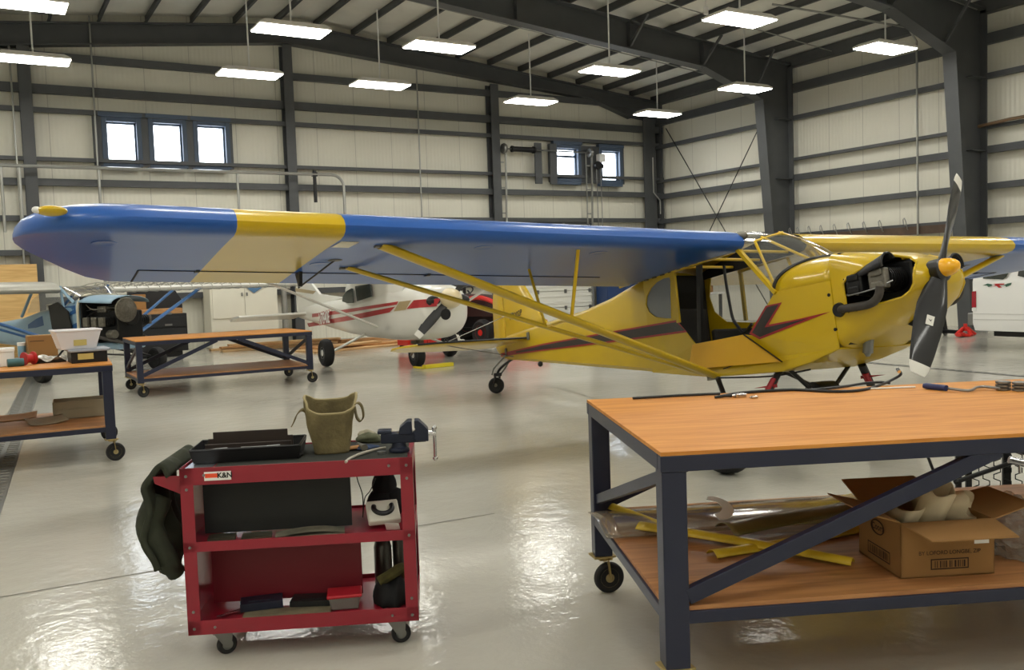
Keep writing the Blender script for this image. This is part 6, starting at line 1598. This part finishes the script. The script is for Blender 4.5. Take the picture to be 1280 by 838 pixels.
def barcode(cx, cz, w_, h_, fn):
    mb = MB(); e = .004
    for a, b, c, dd in ((-w_/2,-h_/2,w_/2,-h_/2+e),(-w_/2,h_/2-e,w_/2,h_/2),(-w_/2,-h_/2,-w_/2+e,h_/2),(w_/2-e,-h_/2,w_/2,h_/2)): mb.add([fn(cx+a,cz+b),fn(cx+c,cz+b),fn(cx+c,cz+dd),fn(cx+a,cz+dd)], [(0,1,2,3)])
    x = -w_/2+.014; random.seed(4)
    while x < w_/2-.016:
        q_ = random.choice((.0025,.004,.006)); mb.add([fn(cx+x,cz-h_*.33),fn(cx+x+q_,cz-h_*.33),fn(cx+x+q_,cz+h_*.30),fn(cx+x,cz+h_*.30)], [(0,1,2,3)]); x += q_+random.choice((.003,.005,.008))
    return build('printed_bars', mb, INK, t, fixn=False)
barcode(bw_*.52, .042, .13, .036, lambda a, b: Vector((a, -.0012, b)))
barcode(bd_*.5, .045, .16, .042, lambda a, b: Vector((-.0012, bd_-a, b)))
mb = MB(); M = Matrix(((0,0,1),(-1,0,0),(0,-1,0)))
mb.path([Vector((-.002, bd_*.52+.045*math.cos(a), .130+.024*math.sin(a))) for a in [2*PI*k/24 for k in range(24)]], .0022, 5, closed=True)
build('printed_oval', mb, INK, t); g = text_mb('Coors', .032, .0006); g.xf(frame3((-.0015,bd_*.52,.130), (0,-1,.05), (0,0,1))); build('printing', g, INK, t, fixn=False)
mb = MB(); mb.box((bw_*.86,-.002,.115), (.05,.001,.022)); build('paper_label', mb, WHITE, t)
mb = MB(); mb.ball((bw_*.42,-.0015,bh_-.032), (.05,.001,.010), 16, 6); build('hand_hole', mb, BLACK, t)
PAP = mat('brown_paper', (206,190,158), .8)
def roll(x, y, z, r, L, ang, tilt, lab):
    M = Matrix.Rotation(ang, 3, 'Z') @ Matrix.Rotation(tilt, 3, 'Y')
    mb = MB(); N = 26; P = []
    for k in range(N*2+1):
        a = 2*PI*k/N; rr = r*(1-.12*k/(2*N)); P += [M @ Vector((-L/2, rr*math.cos(a), rr*math.sin(a))), M @ Vector((L/2+.01*math.sin(3*a), rr*math.cos(a), rr*math.sin(a)))]
    mb.add(P, [(2*i,2*i+1,2*i+3,2*i+2) for i in range(2*N)]); o = build('paper_roll', mb, PAP, smooth=True, solid=.0015); o.matrix_world = M4 @ Matrix.Translation((x,y,z)); return tag(o, lab, 'paper roll', 'paper rolls in the carton')
roll(bw_*.32, bd_*.55, bh_-.005, .058, .17, R_(-105), R_(-42), 'wide cream paper roll at the left in the open carton')
roll(bw_*.55, bd_*.40, bh_+.010, .050, .18, R_(-75), R_(-62), 'cream paper roll in the middle of the open carton')
roll(bw_*.76, bd_*.50, bh_+.005, .050, .15, R_(-40), R_(-12), 'short cream paper roll at the right in the open carton')
# plastic bag
p = onsh(1268,690); t = thing('plastic_bag', 'crumpled clear plastic bag right of the carton under the bench', 'plastic bag', p, 0)
mb = MB(); mb.ball((0,0,0), 1, 40, 20); random.seed(11); ph = [random.uniform(0,6) for _ in range(8)]
V = []
for q_ in mb.v:
    k_ = 1+.14*math.sin(5*q_.x+ph[0]+7*q_.y)+.12*math.sin(9*q_.z+ph[1]-6*q_.x)+.09*math.sin(15*q_.y+ph[2]+11*q_.z)
    V.append(Vector((q_.x*k_*.13, q_.y*k_*.13, max(0, q_.z*k_+.7)*.11)))
mb.v = V; build('bag', mb, clear_mat('crinkled_film', (190,186,176), .22, .12), t, smooth=False)
# sprung seat frame behind the bench
sf = ray(1240,580); k_ = 4.8/sf.dot(CF); base = EYE+sf*k_; base = Vector((base.x, base.y, 0))
t = thing('seat_frame', 'black steel seat frame with zigzag wire springs standing behind the right bench', 'seat frame', base, -YAW-R_(12))
for x in (-.165,-.115,.07,.20,.30):
    mb = MB(); mb.box((x,0,.34), (.028 if x < 0 else .038,.03,.68)); build('upright', mb, BLACK, t, bevel=.003)
for nm, c_, s_ in (('top_rail', (.06,0,.67), (.50,.03,.03)), ('bottom_rail', (.06,0,.10), (.50,.03,.03)), ('base', (.06,0,.015), (.5,.3,.03))):
    mb = MB(); mb.box(c_, s_); build(nm, mb, BLACK, t, bevel=.003)
for i in range(7):
    x = -.085+.052*i; mb = MB(); pp = []
    for k in range(16):
        z = .12+.035*k; pp += [(x+(.016 if k % 2 else -.016), -.02, z), (x+(.016 if k % 2 else -.016), -.02, z+.022)]
    mb.path(pp, .0035, 5); build('spring', mb, BLACK, t, smooth=True)
mb = MB(); mb.tube((-.19,-.06,.25), (.10,-.05,.36), .012, n=10); mb.ball((-.19,-.06,.25), .016, 10, 6); build('clamp_bar', mb, BLACK, t, smooth=True)
mb = MB(); mb.tube((.06,-.07,.37), (.15,-.07,.35), .02, n=12); mb.tube((.11,-.07,.36), (.11,-.08,.30), .008, n=8); build('clamp', mb, CHROME, t, smooth=True)
mb = MB(); mb.tube((-.34,-.05,.42), (-.20,-.03,.03), .008, n=8); build('stay', mb, BLACK, t)

# ------------------------------------------------------------------ on the left bench
ZL = .81
def onl(u, v, dz=0.): return at(u, v, Z=ZL+dz)
def lbox(name, lab, cat, u, v, s, m, rz=0., z=0., grp=None, bev=.006):
    p = onl(u, v); t = thing(name, lab, cat, (p.x, p.y+s[1]/2, ZL+z), rz, grp); mb = MB(); mb.box((0,0,s[2]/2), s); build('body', mb, m, t, bevel=bev); return t
t = lbox('crate', 'black crate with grey lid under the white tub on the left bench', 'crate', 112, 453.5, (.28,.30,.10), BLACK, .02)
mb = MB(); mb.box((0,0,.108), (.33,.34,.018)); mb.box((0,-.17,.104), (.30,.012,.02)); build('lid', mb, mat('grey_lid', (140,146,156), .4), t, bevel=.006)
mb = MB(); mb.box((-.03,-.151,.055), (.12,.003,.05)); build('label', mb, mat('yellow_label', (196,182,110), .6), t)
p = onl(103,440); TUBW = mat('tub_white', (214,212,216), .4)
CRT = t.matrix_world.translation
t = thing('plastic_tub', 'white plastic tub with small yellow label on top of the black crate', 'tub', (CRT.x-.08, CRT.y, ZL+.1175), R_(4))
mb = MB(); mb.loft([[Vector((sx*a, sy*b, z)) for sx, sy in ((-1,-1),(1,-1),(1,1),(-1,1))] for a, b, z in ((.135,.12,0),(.175,.15,.15),(.185,.16,.15),(.185,.16,.165),(.165,.14,.165),(.13,.11,.02))]); build('tub', mb, TUBW, t, bevel=.008)
mb = MB(); M = Matrix.Rotation(R_(11), 3, 'X'); mb.box((.01,-.137,.055), (.10,.003,.05), M=M); build('label', mb, MATS['yellow_label'], t)
t = lbox('carton_box', 'small brown carton left of the white tub on the left bench', 'box', 54, 446, (.25,.2,.20), CARDD, R_(3))
mb = MB(); mb.box((-.05,-.1012,.15), (.12,.001,.006)); build('printing', mb, INK, t)
mb = MB(); mb.box((.0,.0,.202), (.25,.05,.003)); build('tape', mb, mat('packing_tape', (196,160,100), .3), t)
t = lbox('white_carton', 'white box at the left edge of the left bench', 'box', 2, 459, (.20,.22,.13), WHITE, R_(-3))
mb = MB(); mb.box((0,0,.135), (.21,.23,.03)); build('lid', mb, WHITE, t, bevel=.004)
p = onl(28.5, 447); t = thing('plastic_jar', 'pale blue jar with white lid behind the black tray on the left bench', 'jar', (p.x, p.y+.1, ZL)); mb = MB(); mb.lathe([(.034,0),(.036,.01),(.036,.10),(.03,.11)], n=20); build('jar', mb, mat('jar_blue', (120,160,184), .3), t, smooth=True); mb = MB(); mb.lathe([(.038,.105),(.038,.135),(.034,.138)], n=20); build('lid', mb, WHITE, t, smooth=True)
t = lbox('parts_tray', 'black parts tray on the left bench in front of the brown carton', 'tray', 33, 454, (.20,.12,.045), BLACK, R_(2))
p = onl(20, 459); t = thing('tape_roll', 'teal roll lying at the front edge of the left bench', 'roll', (p.x, p.y+.03, ZL), R_(5)); mb = MB(); mb.tube((-.06,0,.035), (.06,0,.035), .033, n=18); build('roll', mb, mat('teal_wrap', (56,98,104), .5), t, smooth=True)
p = onl(37, 457); t = thing('red_reel', 'red reel beside the teal roll on the left bench', 'reel', (p.x, p.y+.05, ZL), R_(30)); mb = MB(); mb.lathe([(.02,-.045),(.055,-.045),(.055,-.035),(.035,-.03),(.035,.03),(.055,.035),(.055,.045),(.02,.045)], (0,0,.056), 'X', 22); build('reel', mb, mat('reel_red', (178,44,44), .5), t, smooth=True)
p = onl(64, 454); t = thing('foil_sheet', 'crumpled sheet of clear and silver film in the middle of the left bench', 'film', (p.x, p.y+.1, ZL+.0)); mb = MB()
mb.grid(lambda u, v: Vector((-.14+.27*u, -.09+.16*v, .030+.022*math.sin(11*u+5*v)*math.sin(9*v+2)+.05*math.exp(-((u-.2)**2+(v-.6)**2)*30))), 26, 16); build('film', mb, mat('silver_film', (190,188,180), .25, .4), t, solid=.002)
mb = MB(); mb.box((.0,0,.012), (.24,.14,.022)); build('board_below', mb, BLACK, t)
t = lbox('wood_block', 'small yellow wooden block at the front of the left bench', 'block', 107, 453, (.09,.05,.025), WOODS[0], R_(-2))
# shelf of the left bench
ZL2 = .306
def ons(u, v): return at(u, v, Z=ZL2)
GRC = mat('grey_tan_card', (150,140,118), .8, noise=.1)
p = ons(103, 523); t = thing('card_tray', 'grey tan open carton on the lower shelf of the left bench', 'box', (p.x-.0, p.y+.20, ZL2), R_(-5)); mb = MB()
w_, d_, h_ = .42, .32, .15
for a, b in (((-w_/2,-d_/2,0),(w_/2,-d_/2+.006,h_)), ((-w_/2,d_/2-.006,0),(w_/2,d_/2,h_)), ((-w_/2,-d_/2,0),(-w_/2+.006,d_/2,h_)), ((w_/2-.006,-d_/2,0),(w_/2,d_/2,h_)), ((-w_/2,-d_/2,0),(w_/2,d_/2,.006)), ((-w_/2,-d_/2,h_*.55),(w_/2,-d_/2-.004,h_*.58))): mb.box2(a, b)
build('carton_body', mb, GRC, t)
for u, v, L, W, rz, lab in ((60,531,.30,.24,8,'grey bent card sheet in front of the open carton on the lower shelf'),(18,527,.36,.22,-6,'brown card sheet at the left of the lower shelf')):
    p = ons(u, v); mb = MB(); mb.grid(lambda a, b: Vector(((a-.5)*L, (b-.5)*W, .004+.05*(a-.4)**2+.03*b*b)), 12, 6); solo('card_sheet', mb, GRC if u > 40 else CARD, lab, 'card', (p.x, p.y+W/2, ZL2), R_(rz), 'card sheets on the lower shelf', solid=.003, smooth=True)
# ------------------------------------------------------------------ world and colour management
w = bpy.data.worlds.new('outside'); SC.world = w; w.use_nodes = True
bg = w.node_tree.nodes['Background']; bg.inputs[0].default_value = (.86, .93, 1.0, 1); bg.inputs[1].default_value = 9.0
SC.view_settings.view_transform = 'Standard'; SC.view_settings.look = 'None'
SC.view_settings.gamma = 1.0; SC.view_settings.use_curve_mapping = False
SC.view_settings.exposure = 0.3
SC.cycles.use_denoising = True
SC.cycles.max_bounces = 10; SC.cycles.diffuse_bounces = 6; SC.cycles.transparent_max_bounces = 16
SC.cycles.sample_clamp_indirect = 6.0
